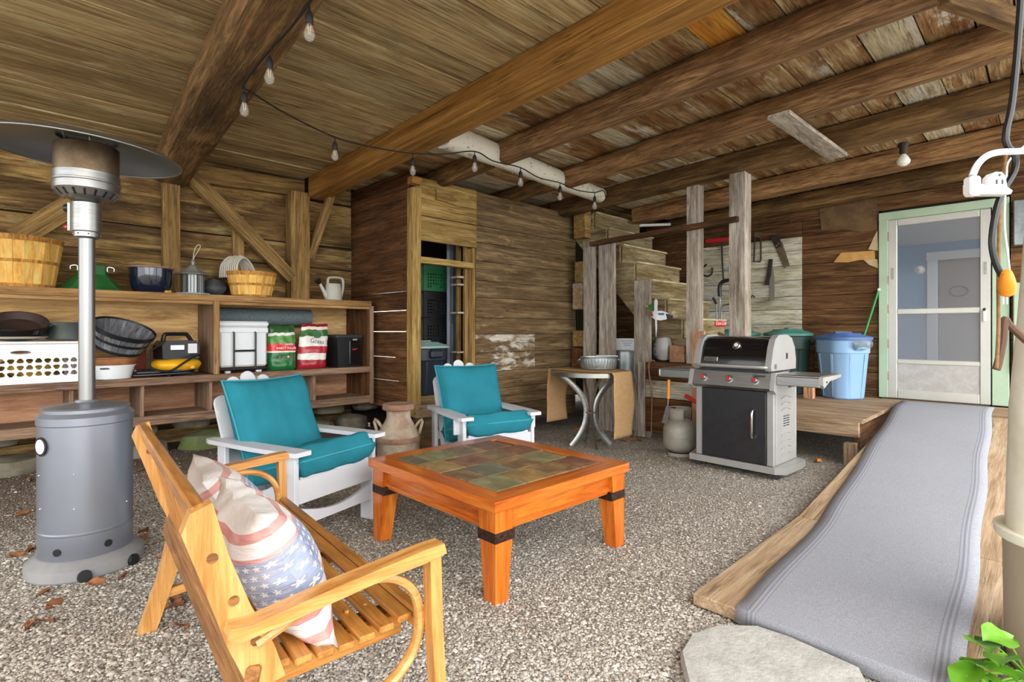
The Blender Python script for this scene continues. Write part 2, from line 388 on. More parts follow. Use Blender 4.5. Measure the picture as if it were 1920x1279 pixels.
m_white = plain('white_paint', '#eeeeec', .5)
m_cool = plain('cooler_plastic', '#dfe3e4', .5, 0, '#cfd4d6', 4, .4)
m_blue = plain('blue_bin_plastic', '#8db3d8', .5, 0, '#7ea5cc', 3, .5); m_blued = plain('dark_blue_lid', '#4a679c', .5, 0, '#5a78ad', 5, .5)
m_green = plain('green_bin_plastic', '#3f7f73', .5, 0, '#4f9080', 4, .5); m_greend = plain('dark_green_bin', '#243f38', .55)
m_navy = plain('navy_bin_plastic', '#1a2430', .5); m_greylid = plain('pale_green_lid', '#8aa7a2', .5, 0, '#7c9994', 5, .5)
m_grcrate = plain('green_crate_plastic', '#1f6b3d', .5)
m_grshade = plain('green_enamel', '#2c6e35', .45, 0, '#1f5228', 7, .5)
m_trim = plain('pale_green_trim_paint', '#b9d0b2', .6, 0, '#a7c1a2', 4, .5)
m_alum = plain('pale_aluminium', '#d3d2c8', .45, .35, '#c3c2b8', 4, .4)
m_kick = plain('dusty_kick_panel', '#c3c0bb', .7, .1, '#aaa6a0', 14, .6)
m_stone = plain('foundation_stone', '#7a7464', .9, 0, '#57513f', 7, .8, .6, 25)
m_moss = plain('mossy_stone', '#5b6a35', .95, 0, '#6d6858', 6, .8, .6, 25)
m_slab = plain('pale_flagstone', '#bcb9b2', .9, 0, '#9d9a92', 16, .7, .9, 60)
m_burlap = plain('burlap', '#b9966a', .95, 0, '#a5825a', 30, .5, .6, 320, spec=.1)
m_can = plain('rusty_cream_paint', '#b5a892', .75, 0, '#86624a', 7, .75, .3, 30, pos=.5, wid=.1)
m_rust = plain('rust', '#855b46', .85, 0, '#a58a78', 8, .6, .4, 40)
m_tank = plain('propane_grey', '#a8a498', .5, .1, '#8e8674', 6, .6)
m_cord = plain('black_cord', '#15130f', .6); m_bulb = glass('clear_bulb_glass', (1, .97, .9), .02, .13)
m_bulbw = plain('frosted_bulb', '#f3f1e4', .3); m_rope = plain('hemp_rope', '#8d6a44', .95, 0, '#6a4a2c', 60, .6)
m_orange = plain('orange_plastic', '#e08a1c', .4); m_tan = plain('tan_round_column', '#b3a48c', .8, 0, '#9a8a72', 3, .6, .15, 60, stretch=(1, 1, .2))
m_cream2 = plain('flaking_white_column', '#f0ebd8', .85, 0, '#d9d0b0', 7, .6, .5, 18)
m_leaf = plain('fresh_green_leaf', '#6da32a', .4, 0, '#4f8a1e', 8, .6)
m_dleaf = plain('dry_leaf', '#96603a', .8, 0, '#6d4527', 20, .7)
m_pole = plain('green_pole', '#2f8f4a', .4); m_sheet = plain('pale_paper', '#d9c8a2', .9, 0, '#b89c6a', 8, .6); m_tanp = plain('tan_peeled_paper', '#d9a862', .9, 0, '#b9854a', 10, .5)
m_card = plain('label_white', '#dcdcda', .6); m_silver = plain('chrome', '#d6d6d4', .15, 1); m_copper = plain('dark_hammered_band', '#4d3527', .45, .6, '#2c1d15', 60, .9, 1.0, 60)
m_grout = plain('tile_grout', '#5a4a38', .9); m_mesh = plain('dark_wire', '#2a2a28', .6)
m_gloves = plain('grey_cotton', '#cfc9ba', .95); m_rug2 = plain('grey_carpet_roll', '#6f7a7c', 1, 0, '#4f595b', 90, .7, .8, 200, spec=.05)
m_bluepot = plain('navy_glaze', '#10182a', .12, 0, '#182744', 6, .5, coat=.6); m_terra = plain('rust_brown_enamel', '#7b4a2c', .5, 0, '#a8703f', 14, .7)
m_tin = plain('dull_tin', '#7d8684', .42, .8, '#5d6664', 7, .6); m_wcan = plain('pale_grey_plastic', '#b9b9ae', .55, 0, '#a5a598', 4, .5)
m_paintwall = plain('interior_blue_paint', '#8aa9c8', .8); m_ceilw = plain('interior_white', '#e2e2e0', .8); m_doorb = plain('interior_brown_door', '#8b7866', .6)
m_saw = plain('old_saw_steel', '#7d6f58', .5, .6, '#5b4c36', 8, .7); m_sawd = plain('dark_tool_iron', '#3a332a', .6, .4)
m_screen = glass('insect_screen', (.34, .36, .39), .7, .38); m_pane = glass('window_pane', (.55, .6, .65), .02, .10); m_lant = glass('lantern_pane', (.75, .8, .75), .1, .55)
# ================================================================== GROUND
def G(x, y):                                   # gravel height: flat yard, dirt rising to the foundation
    t = min(1, max(0, (y-3.7)/1.4)); u = min(1, max(0, (3.4-x)/.8)) if x > 2.6 else 1
    return .17*t*t*(3-2*t)*u
def gravel_mat():
    s = NT('gravel'); tc = s.n('TexCoord').outputs['Object']
    vo = s.n('TexVoronoi'); s.l(tc, vo.inputs['Vector']); vo.inputs['Scale'].default_value = 95
    hs = s.n('SeparateColor'); s.l(vo.outputs['Color'], hs.inputs[0])
    c = s.ramp(hs.outputs[0], [(0, '#857d74'), (.35, '#b0a89c'), (.7, '#c6beb2'), (1, '#e0dace')])
    c = s.mix(1.0, c, s.ramp(vo.outputs['Distance'], [(.25, (1, 1, 1)), (.75, (.45, .42, .38))]), 'MULTIPLY')
    big = s.noise(tc, 1.1, 5, .6)
    c = s.mix(s.math('MULTIPLY', s.ramp(big, [(.45, (0, 0, 0)), (.7, (1, 1, 1))]), .35), c, '#7d6f5e')
    sp = s.n('SeparateXYZ'); s.l(tc, sp.inputs[0])
    far = s.math('ADD', s.math('MULTIPLY', s.math('SUBTRACT', sp.outputs[1], 3.5), .75), s.math('MULTIPLY', s.math('SUBTRACT', big, .5), 1.6))
    c = s.mix(s.math('MULTIPLY', s.ramp(far, [(.1, (0, 0, 0)), (1.0, (1, 1, 1))]), .8), c, '#4c3b2c')
    s.l(c, s.b.inputs['Base Color']); s.b.inputs['Roughness'].default_value = .95; s.b.inputs['Specular IOR Level'].default_value = .2
    s.bump(s.math('SUBTRACT', 1.0, vo.outputs['Distance']), .7, .008)
    return s.m
m_grav = gravel_mat()
mb = MB()
xs = [-14, -9, -5, -2.5]+[i*.12-1.5 for i in range(0, 78)]+[9.5, 12]; ys = [-14, -9, -5, -2]+[i*.12-1.2 for i in range(0, 58)]+[6.2, 9]
nx, ny = len(xs), len(ys)
for x in xs:
    for y in ys: mb.v.append((x, y, G(x, y)+.012*noise.noise((x*1.4, y*1.4, 0)) if -2 < x < 8 and -2 < y < 6 else G(x, y)))
mb.f = [(i*ny+j, (i+1)*ny+j, (i+1)*ny+j+1, i*ny+j+1) for i in range(nx-1) for j in range(ny-1)]
floor = add('floor', mb, m_grav, smooth=2)
tag(floor, 'grey pea gravel ground with brown dirt towards the foundation', 'ground', kind='structure')
def GZ(x, y): return G(x, y)+.012*noise.noise((x*1.4, y*1.4, 0))
def pebmat():
    s = NT('loose_pebbles'); g = s.n('NewGeometry').outputs['Random Per Island']
    c = s.ramp(g, [(0, '#857e75'), (.3, '#b2aa9e'), (.6, '#ccc5b8'), (.85, '#e2dbcf'), (1, '#a58f76')])
    s.l(c, s.b.inputs['Base Color']); s.b.inputs['Roughness'].default_value = .85; return s.m
rr = random.Random(3); mb = MB(); n = 0
while n < 46000:
    px, py = rr.uniform(-60, 1980), 690+rr.random()**.8*640
    p = PZ(px, py, 0)
    if p.y > 5.2 or p.x > 5.4 or p.x < -.6 or (p.x > 2.2 and p.y < 1.05 and p.x > 2.1): continue
    if p.y > 3.9 and rr.random() < .6: continue
    r = rr.uniform(.003, .0075)*(1 if rr.random() < .96 else 1.7); z = GZ(p.x, p.y)+r*.25; a = rr.uniform(0, 6.28); e = rr.uniform(.7, 1.5); ca, sa = math.cos(a), math.sin(a)
    def q(u, v, w): return (p.x+r*(u*ca*e-v*sa), p.y+r*(u*sa*e+v*ca), z+r*w)
    b = len(mb.v); t1, t2 = rr.uniform(-.3, .3), rr.uniform(-.3, .3)
    mb.v += [q(1, t1, 0), q(t2, 1, .1), q(-1, -t1, 0), q(-t2, -1, -.1), q(t1, t2, .75)]
    mb.f += [(b, b+1, b+4), (b+1, b+2, b+4), (b+2, b+3, b+4), (b+3, b, b+4)]; n += 1
peb = add('loose_pebbles', mb, pebmat(), floor, smooth=2); peb['kind'] = 'stuff'
# ================================================================== CEILING
ceiling = add('ceiling', MB().box((2.6, 2.6, 0), (10.6, 6.8, .04), None), plain('loft_floor', '#3a2c1a', .9), None,
              Matrix.Translation((0, 0, ZC(2.6)+.045-.0)) @ T((0, 2.6, 0)) @ Matrix.Rotation(-math.atan(.042), 4, 'X') @ T((0, -2.6, 0)))
tag(ceiling, 'weathered plank ceiling under the old barn loft', 'ceiling', kind='structure')
Mi = wm(ceiling).inverted()
y = -.78; k = 0
while y < 5.5:
    w = random.choice([.17, .2, .22, .24, .27]); ym = y+w/2
    for (x0, x1, m) in ((-2.6, 2.45, w_ceil), (2.45, 3.26, w_ceil2), (3.26, 5.1, w_ceil2), (5.1, 7.5, w_ceil2)):
        if m is w_ceil2:
            m = w_pale if random.random() < (.42 if ym > 1.6 else .2) else w_ceil2
        if x0 == 2.45 and y <= 1.43 < y+w: m = w_orange
        xa = x0+random.uniform(-.0, .0)
        z0 = ZC(ym)+.012+random.uniform(-.007, .007)
        plank('ceiling_board', Mi @ V(xa, ym, z0), Mi @ V(x1-.004, ym+random.uniform(-.004, .004), z0), w-.010, .022, m, ceiling, b=.003, wob=.05)
    y += w; k += 1
def rafter(name, label, x0, y0, x1, y1, r, mat, drop=0, r1=None, sq=.5, cat='beam', group=None):
    z0, z1 = ZC(y0)-r-drop, ZC(y1)-(r1 or r)-drop
    return tag(log(name, (x0, y0, z0), (x1, y1, z1), r, r1 or r, mat, sq=sq, n=16), label, cat, group)
rafter('ceiling_log', 'thick dark hewn log beam above the patio heater', 1.17, 5.5, .70, -.7, .145, w_logd, r1=.16, sq=.75)
b0, b1 = V(2.465, 5.46, ZC(5.46)-.105), V(2.44, -.75, ZC(-.75)-.105)
bm = thing('sawn_beam', 'new honey brown sawn timber beam crossing the ceiling', 'beam', b0)
plank('beam_timber', V(0, 0, 0), b1-b0, .2, .2, w_beam, bm, b=.006)
hb = MB().box((0, .0, 0), (.215, .01, .2), None, .002).box((-.106, -.04, 0), (.004, .08, .2)).box((.106, -.04, 0), (.004, .08, .2))
for z in (-.07, -.025, .02, .065):
    hb.cyl((-.107, -.04, z), (-.113, -.04, z), .008, n=8)
add('joist_hanger', hb, plain('black_bracket', '#1c1a18', .5, .6), bm)
rafter('ceiling_joist', 'reddish peeled log joist meeting the white log beside the new beam', 3.26, 3.42, 3.24, -.7, .1, w_log, r1=.115)
rafter('ceiling_joist', 'brown log joist with a dark mould stain, butted into the white log', 4.26, 3.50, 4.22, -.7, .1, w_log, r1=.11)
rafter('ceiling_joist', 'dark squared joist carrying the two grey posts', 5.16, 4.45, 5.28, -.7, .1, w_logd, r1=.11, sq=.9)
rafter('ceiling_joist', 'pale edged squared joist over the stairs, bare bulb beside it', 6.24, 3.95, 6.42, -.7, .105, w_log, sq=.9)
rafter('ceiling_joist', 'dark plate joist running along the top of the door wall', 7.2, 4.3, 7.2, -.2, .1, w_logd, sq=.8, drop=.03)
rafter('ceiling_joist', 'short dark log joist resting above the shed doorway', 3.3, 5.4, 3.27, 3.62, .09, w_logd)
rafter('ceiling_joist', 'short dark log joist above the right half of the shed front', 4.3, 5.4, 4.3, 3.7, .08, w_logd)
tag(log('painted_log', V(2.58, 3.40, ZC(3.4)-.115), V(4.98, 3.63, ZC(3.6)-.12), .105, .085, w_white, n=16, amp=.08), 'cracked white painted log tying the joists together', 'beam')
tag(plank('nailed_board', (3.98, 1.36, ZC(1.3)-.235), (5.34, 1.33, ZC(1.3)-.225), .15, .03, w_grey, wob=.05), 'short grey board nailed under two ceiling joists', 'board')
tag(plank('eave_brace', PZ(1770, -8, 2.7), PZ(1935, 50, 2.66), .06, .09, w_logd), 'slanted dark brace at the eave over the porch post', 'brace')
tag(plank('orange_lath', (5.42, 2.3, ZC(2.3)-.03), (5.42, 3.9, ZC(3.9)-.03), .12, .02, w_orange), 'strip of new orange wood behind the dark squared joist', 'board')
# ================================================================== BACK WALL (shelves)
wall_back = tag(add('wall_back', MB().box((.3, 5.60, 1.45), (5.8, .02, 2.7)).box((3.52, 5.60, 2.4), (.65, .02, .8)).box((3.52, 5.60, .25), (.65, .02, .5)).box((5.7, 5.60, 1.45), (3.7, .02, 2.7)),
    plain('light_gap_backing', '#2a2116', .95)), 'rough old horizontal board wall behind the storage shelves', 'wall', kind='structure')  # dark backing added behind the boards to block light through their gaps
z = .1
while z < 2.8:
    w = random.choice([.17, .2, .23, .26]); dy = random.uniform(-.008, .008)
    plank('wall_board', (-2.7, 5.565+dy, z+w/2), (2.93, 5.565-dy, z+w/2+random.uniform(-.015, .015)), w-.006, .025, w_wall, wall_back, up=(0, -1, 0), wob=.10)
    z += w
def timber(name, p, q, w, t, m, label, cat='post', up=(0, -1, 0), wob=.03): return tag(plank(name, p, q, w, t, m, up=up, wob=wob), label, cat)
timber('wall_stud', V(PY(320, 520, 5.5).x, 5.5, 1.475), PY(320, 322, 5.5), .13, .08, w_brace, 'square wall stud behind the navy pot')
timber('wall_stud', V(PY(446, 520, 5.52).x, 5.52, 1.475), PY(446, 405, 5.52), .10, .05, w_brace, 'narrow stud half hidden behind the slanted brace')
timber('wall_stud', V(PY(558, 575, 5.46).x, 5.46, 1.475), PY(558, 362, 5.46), .19, .14, w_brace, 'stout post carrying the end of the sawn beam')
timber('wall_brace', PY(350, 322, 5.42), PY(547, 522, 5.42), .12, .07, w_brace, 'long slanted wall brace running down to the stout post', 'brace')
timber('knee_brace', PY(622, 362, 5.30), PY(580, 484, 5.46), .07, .07, w_brace, 'short knee brace between the stout post and the sawn beam', 'brace')
timber('wall_brace', PY(150, 375, 5.46), PY(30, 447, 5.46), .16, .07, w_brace, 'slanted brace rising behind the patio heater pole', 'brace')
timber('wall_plate', PY(330, 320, 5.50), PY(572, 356, 5.50), .16, .08, w_brace, 'rough plate board along the top of the shelf wall', 'beam')
# foundation under the shelves
rs = random.Random(5)
fs = [(-.3, 5.02, .5, .22), (.12, 5.04, .45, .2), (.5, 5.06, .4, .14), (.9, 5.05, .45, .2), (1.36, 5.04, .5, .22), (1.82, 5.0, .55, .26), (2.32, 5.06, .5, .18), (2.75, 5.08, .42, .2)]
for i, (x, y_, w, h) in enumerate(fs):
    solo('foundation_stone', MB().rock((0, 0, 0), (w*.98, .38, h*1.2), i, 12, .2), m_moss if i in (4, 5) else m_stone,
         ('smaller mossy boulder beside the heater under the shelves' if i == 4 else 'larger mossy boulder under the shelves behind the chair') if i in (4, 5) else 'flat grey stone in the foundation under the shelves', 'stone', (x, y_+.12, .13+h/2-.04), group=None if i in (4, 5) else 'foundation stones', smooth=True)
for i in range(9):
    x = -.4+i*.42+rs.uniform(-.01, .01)
    solo('foundation_stone', MB().rock((0, 0, 0), (rs.uniform(.34, .4), .26, .12), i+20, 12, .2), m_stone, 'flat grey stone in the foundation under the shelves', 'stone', (x, 5.28, .37+rs.uniform(-.02, .02)), group='foundation stones', smooth=True)
# ================================================================== SHED
SX0, SX1, SY, SZ, SF = 2.95, 5.42, 4.34, 2.66, .44
side = tag(thing('wall_shed_side', 'dark brown plank side of the small shed, daylight slits between planks', 'wall', (SX0, SY, SF-.05)), kind='structure')
z = SF-.06; i = 0
zs = [.38]
for v in (660, 607, 562, 525): pass
rows = [SF-.06, .66, .90, 1.16, 1.37, 1.56, 1.78, 1.97, 2.14, 2.31, 2.48, 2.74]
for a, b in zip(rows[:-1], rows[1:]):
    gap = .004 if a < 1.6 else .002
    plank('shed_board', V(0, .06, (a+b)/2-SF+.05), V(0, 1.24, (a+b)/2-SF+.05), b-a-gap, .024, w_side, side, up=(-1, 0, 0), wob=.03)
front = tag(thing('wall_shed_front', 'brown plank front of the small shed with an open doorway', 'wall', (SX0, SY, SF-.05)), kind='structure')
rows = [.12, .34, .53, .72, .93, 1.13, 1.31, 1.53, 1.71, 1.92, 2.12, 2.30, 2.47, 2.66]
DX0, DX1 = 3.0, 3.70
for j, (a, b) in enumerate(zip(rows[:-1], rows[1:])):
    x0 = 3.725
    w_ = w_paint if .6 < a < .95 else w_front
    zc = (a+b)/2-SF+.05
    if w_ is w_paint:
        plank('shed_board', V(x0-SX0, 0, zc), V(4.65-SX0, 0, zc), b-a-.006, .025, w_frontw, front, up=(0, -1, 0), wob=.012)
        plank('shed_board', V(4.655-SX0, 0, zc), V(SX1-SX0, 0, zc), b-a-.006, .025, w_front, front, up=(0, -1, 0), wob=.012)
    else:
        plank('shed_board', V(x0-SX0 if a > .4 else .02, random.uniform(-.004, .004), zc), V(SX1-SX0, random.uniform(-.004, .004), zc), b-a-.006, .025, w_front, front, up=(0, -1, 0), wob=.015)
for a, b in ((2.05, 2.29), (2.295, 2.66)):
    plank('header_board', V(.0, -.012, (a+b)/2-SF+.05), V(3.72-SX0, -.012, (a+b)/2-SF+.05), b-a-.004, .03, w_hdr, front, up=(0, -1, 0), wob=.01)
plank('corner_post', V(.01, .02, -.03), V(.01, .02, 2.16), .10, .09, w_hdr, front, up=(0, -1, 0), wob=.03)
plank('door_jamb', V(3.71-SX0, .05, 0), V(3.71-SX0, .05, 1.66), .10, .05, w_brace, front, up=(1, 0, 0), wob=.02)
plank('transom_bar', V(.04, .03, 1.47), V(3.70-SX0, .03, 1.47), .09, .06, w_hdr, front, up=(0, 0, 1), wob=.02)
plank('door_sill', V(.0, -.01, -.0), V(3.74-SX0, -.01, -.0), .14, .12, w_deck, front, up=(0, 0, 1), wob=.02)
nb = MB().prism([(-.13, -.05), (-.02, -.055), (.13, -.07), (.13, -.01), (.03, .055), (-.13, .06)], .03, RX(90))
add('wood_block', nb, w_hdr, front, T((.36, -.04, 2.52-SF+.05)))
tag(plank('loose_block', (2.86, 4.28, 2.60), (2.97, 4.28, 2.60), .09, .07, w_beam), 'small sawn block sticking out at the shed corner', 'block')
shf = tag(thing('shed_floor', 'worn plank floor inside the shed', 'floor', (SX0, SY, SF)), kind='structure')
for i in range(7): plank('floor_board', V(.03, .1+i*.17, -.03), V(SX1-SX0-.02, .1+i*.17, -.03), .165, .04, w_deck, shf)
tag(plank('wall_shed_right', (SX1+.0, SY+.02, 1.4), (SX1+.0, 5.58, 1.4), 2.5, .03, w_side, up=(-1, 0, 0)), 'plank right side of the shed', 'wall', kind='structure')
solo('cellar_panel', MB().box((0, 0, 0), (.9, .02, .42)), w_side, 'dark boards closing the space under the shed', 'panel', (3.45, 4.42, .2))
tag(plank('leaning_plank', V(2.62, 4.62, .16), V(3.02, 4.28, .28), .30, .04, w_side, wob=.03), 'old brown plank leaning by the milk can', 'plank')
# shed contents: crates, bin, leaning door, rack
def crate(c, m, label, h=.27, rz=0):
    t = thing('milk_crate', label, 'crate', c, rz, 'stacked milk crates in the shed')
    hs = []
    for i in range(7):
        for j in range(5):
            x, y_ = -.105+i*.035, .05+j*.034
            if 1 < i < 5 and j == 0: continue
            hs.append([(x-.014, y_), (x, y_-.014), (x+.014, y_), (x, y_+.014)])
    w = .165
    me = holes([(-w, 0), (w, 0), (w, h), (-w, h)], hs, .012); me.materials.append(m)
    for a, p in ((0, (0, -w)), (90, (w, 0)), (180, (0, w)), (270, (-w, 0))):
        place('crate_side', me, t, RZ(a) @ T((0, -w, 0)) @ RX(90))
    for sg in (-1, 1): add('crate_rim', MB().box((0, sg*w, h), (.345, .024, .022)), m, t); add('crate_rim', MB().box((sg*w, 0, h), (.024, .30, .022)), m, t)
    add('crate_floor', MB().box((0, 0, .01), (.31, .31, .012)), m, t)
cp = PY(800, 600, 5.0)
for i, (z_, m_) in enumerate(((1.03, m_black), (1.32, m_black), (1.61, m_grcrate))):
    crate((cp.x+.02, 5.02, z_), m_, ['black milk crate resting on the lid of the shed bin', 'black milk crate right under the green crate', 'green milk crate on top of the stack inside the shed'][i])
solo('crate_stand', MB().box((0, 0, .28), (.34, .34, .56), None, .01), w_side, 'dark wooden box carrying the milk crates', 'box', (cp.x+.02, 5.02, SF))
def bin_(loc, body, lid, label, h=.7, r=.27, rz=0, name='trash_bin', bag=False, rib=True):
    t = thing(name, label, 'trash bin', loc, rz)
    def sq(a, z): 
        e = 1/max(abs(math.cos(a)), abs(math.sin(a))); return min(e, 1.12)*.93
    prof = [(r*.74, 0), (r*.78, .012), (r*.94, h*.72), (r*.955, h*.73), (r*.99, h*.74), (r, h*.93), (r*1.03, h*.94), (r*1.03, h*.96), (r*.97, h*.96), (r*.9, h*.9)]
    add('bin_body', MB().shell(prof, 48, fn=sq).shell([(0.0001, .004), (r*.76, .004)], 24), body, t, smooth=True, angle=30)
    if rib:
        rb = MB()
        for k in range(8):
            a = math.radians(22.5+45*k); q = sq(a, 0)
            rb.bar((math.cos(a)*r*.765*q, math.sin(a)*r*.765*q, .02), (math.cos(a)*r*.945*q, math.sin(a)*r*.945*q, h*.72), .03, .012, up=(math.cos(a), math.sin(a), 0), b=.004)
        add('rib', rb, body, t)
    for sg in (-1, 1):
        add('handle', MB().box((0, sg*(r*1.0), h*.85), (.15, .06, .09), None, .02), body, t)
    add('lid', MB().lathe([(r*1.06, h*.945), (r*1.10, h*.95), (r*1.10, h*.985), (r*1.02, h*1.0), (r*.7, h*1.035), (r*.66, h*1.05), (.25*r, h*1.06), (.001, h*1.062)], 40, fn=sq).box((0, 0, h*1.055), (.22, .05, .03), None, .008), lid, t, smooth=True, angle=35)
    if bag: add('bin_liner', MB().grid(lambda u, v: ((u-.5)*.24, -r*1.03-.012-.02*math.sin(v*3)*(1+.3*math.sin(u*9)), h*.95-v*.11*(1-.4*abs(u-.5))), 8, 5), glass('clear_liner', (.16, .19, .2), .3, .6), t, smooth=True)
    return t
bp = PY(792, 700, 4.72)
bin_((3.26, 4.66, SF), m_navy, m_greylid, 'navy bin with pale grey green lid inside the shed doorway', h=.58, r=.26)
ld = thing('panelled_door', 'pale blue grey panelled door leaning inside the shed', 'door', (3.80, 4.80, SF), 30)
add('door_leaf', MB().box((0, 0, .9), (.34, .035, 1.8), None, .004), plain('bluegrey_paint', '#9aa5b4', .7, 0, '#7f8a98', 4, .6), ld)
add('door_panel', MB().box((0, -.02, .5), (.2, .012, .62), None, .005).box((0, -.02, 1.3), (.2, .012, .7), None, .005), plain('bluegrey_panel', '#8794a6', .7), ld)
rk = thing('shelf_rack', 'narrow ladder like rack of small shelves at the doorway', 'rack', (3.52, 4.42, SF))
for y_ in (0, .12): plank('upright', V(.14, y_, 0), V(.14, y_, 2.0), .05, .04, w_brace, rk); 
for z_ in (.5, .92, 1.22, 1.30): plank('shelf', V(.03, .06, z_), V(.14, .06, z_), .13, .02, w_grey, rk)
# ================================================================== DOOR WALL
DW = 7.42
wall_right = tag(add('wall_right', MB().box((DW+.03, 3.5, 1.4), (.03, 4.2, 3.0)).box((DW+.03, .94, 2.75), (.03, .96, .45)).box((DW+.03, .16, 1.4), (.03, .6, 3.0)), plain('dark_backing', '#241a10', .95)),
                 'dark brown board wall with the screen door and a whitewashed patch', 'wall', kind='structure')
z = .40; rows = [.05, .28]
for i in range(14): rows.append(rows[-1]+random.choice([.17, .19, .21]))
for a, b in zip(rows[:-1], rows[1:]):
    m_ = (a+b)/2
    if m_ > 2.85: break
    lab = .0
    segs = [(1.43, 2.24), (2.245, 3.75), (3.755, 5.5)] if 1.10 < m_ < 2.48 else [(1.43, 2.1), (2.105, 5.5)]
    if m_ > 2.5: segs = [(-.1, 2.4), (2.405, 5.5)]
    else: segs = segs+[(-.1, .30)]
    for (s0, s1) in segs:
        mt = w_paint if (s0 == 2.245 and 1.1 < m_ < 2.46) else w_door
        plank('wall_board', (DW, s1, m_), (DW, s0, m_), b-a-.006, .024, mt, wall_right, up=(-1, 0, 0), wob=.015)
# trim and screen door
y0, y1, z0, z1 = .45, 1.329, .40, 2.437
tr = tag(thing('trim_1', 'pale green painted trim around the screen door', 'trim', (DW, .89, .4)), kind='structure')
plank('trim_board', V(-.025, 1.375-.89, 0), V(-.025, 1.375-.89, 2.10), .09, .03, m_trim, tr, up=(-1, 0, 0))
plank('trim_board', V(-.025, .375-.89, 0), V(-.025, .375-.89, 2.10), .13, .03, m_trim, tr, up=(-1, 0, 0))
plank('trim_board', V(-.028, 1.42-.89, 2.085), V(-.028, .31-.89, 2.085), .09, .034, m_trim, tr, up=(-1, 0, 0))
sd = tag(thing('door_1', 'pale aluminium storm door with glass panes above a kick panel', 'door', (DW-.02, .89, .4)), kind='structure')
hw = .438
def fr(name, y0, z0, y1, z1, w, t=.03, m=m_alum): return plank(name, V(0, y0, z0), V(0, y1, z1), w, t, m, sd, up=(-1, 0, 0), b=.006)
fr('stile', hw-.04, .0, hw-.04, 2.035, .085); fr('stile', -hw+.04, 0, -hw+.04, 2.035, .085)
fr('rail', hw-.085, 2.0, -hw+.085, 2.0, .075); fr('rail', hw-.085, .985, -hw+.085, .985, .06); fr('rail', hw-.085, .42, -hw+.085, .42, .05); fr('rail', hw-.085, .05, -hw+.085, .05, .1)
add('kick_panel', MB().box((0, 0, .25), (.01, 2*hw-.17, .31)), m_kick, sd)
add('glass_pane', MB().box((0, 0, 1.49), (.004, 2*hw-.17, .96)), m_pane, sd)
add('screen_pane', MB().box((0, 0, .70), (.004, 2*hw-.17, .52)), m_screen, sd)
hd = add('handle', MB().box((-.03, -hw+.045, .93), (.02, .03, .13), None, .006), m_white, sd)
add('latch_button', MB().box((-.045, -hw+.045, .99), (.02, .022, .03), None, .004), m_black, hd)
for z_ in (.25, .62, 1.02, 1.35, 1.85): add('hinge', MB().cyl((-.012, hw+.004, z_-.05), (-.012, hw+.004, z_+.05), .008, n=8), m_rust, sd)
for sg in (-1, 1): add('corner_clip', MB().box((-.018, sg*(hw-.04), 1.42), (.004, .022, .13)), m_steel, sd)
# the blue room seen through the door
rm = tag(add('wall_interior', MB().box((9.7, 1.0, 1.6), (.04, 3.6, 2.6)).box((8.6, 2.5, 1.6), (2.3, .04, 2.6)).box((8.6, -.75, .75), (2.3, .04, .8)).box((8.6, -.75, 2.4), (2.3, .04, .7)).box((7.9, -.75, 1.6), (.8, .04, 1.0)), m_paintwall), 'light blue room wall seen through the storm door', 'wall', kind='structure')
tag(add('ceiling_interior', MB().box((8.6, .9, 2.44), (2.3, 3.6, .04)), m_ceilw), 'white ceiling of the room behind the storm door', 'ceiling', kind='structure')
tag(add('floor_interior', MB().box((8.6, .9, .38), (2.3, 3.6, .04)), m_doorb), 'floor of the room behind the storm door', 'floor', kind='structure')
d2 = tag(thing('door_2', 'brown inner door with an oval, seen through the storm door', 'door', (9.67, .92, .4)), kind='structure')
iy0, iy1 = PX(1740, 500, 9.66).y-.92, PX(1890, 500, 9.66).y-.92
zt = PX(1760, 480, 9.66).z-.4
for yy in (iy0, iy1-.12): plank('door_casing', V(-.02, yy-.05, 0), V(-.02, yy-.05, zt), .12, .03, m_ceilw, d2, up=(-1, 0, 0))
plank('door_casing', V(-.022, iy0+.02, zt), V(-.022, iy1-.24, zt), .12, .034, m_ceilw, d2, up=(-1, 0, 0))
add('door_leaf', MB().box((-.01, (iy0+iy1)/2-.1, zt/2), (.02, abs(iy1-iy0)-.05, zt-.1)), m_doorb, d2)
add('oval_ornament', MB().tube([(-.03, (iy0+iy1)/2+.08+.1*math.cos(a*.4), zt*.72+.07*math.sin(a*.4)) for a in range(16)], .008, 6, closed=True), m_darkg, d2)
sc_ = PX(1725, 506, 9.6)
ws = thing('wall_sconce', 'small white wall fitting in the blue room', 'lamp', sc_)
add('lamp_base', MB().lathe([(.06, 0), (.06, .02), (.02, .03), (.001, .03)], 14, RY(-90)), m_ceilw, ws, smooth=True); add('bulb', MB().ball((-.06, 0, 0), .045, 10), m_bulbw, ws, smooth=True)
# wallpaper remnants on the boards
def scrap(pts, m, label, x=DW-.02):
    q = [PX(px, py, x) for px, py in pts]; c = sum(q, Vector())/len(q)
    mb = MB().prism([(-(p.y-c.y), p.z-c.z) for p in q], .003, Matrix(((0, 0, -1, 0), (-1, 0, 0, 0), (0, 1, 0, 0), (0, 0, 0, 1))))
    solo('paper_scrap', mb, m, label, 'scrap', c)
scrap([(1535, 380), (1644, 370), (1645, 432), (1610, 435), (1570, 428), (1540, 432)], plain('brown_paper', '#7a6040', .9, 0, '#5c452b', 9, .7), 'torn brown paper sheet hanging above the whitewashed boards')
scrap([(1563, 492), (1577, 474), (1640, 470), (1641, 486), (1610, 488), (1590, 492)], m_tanp, 'torn tan paper strip on the board wall beside the door', DW-.025)
scrap([(1618, 486), (1645, 486), (1647, 503), (1630, 497)], m_sheet, 'pale paper shred under the tan strip beside the door', DW-.022)
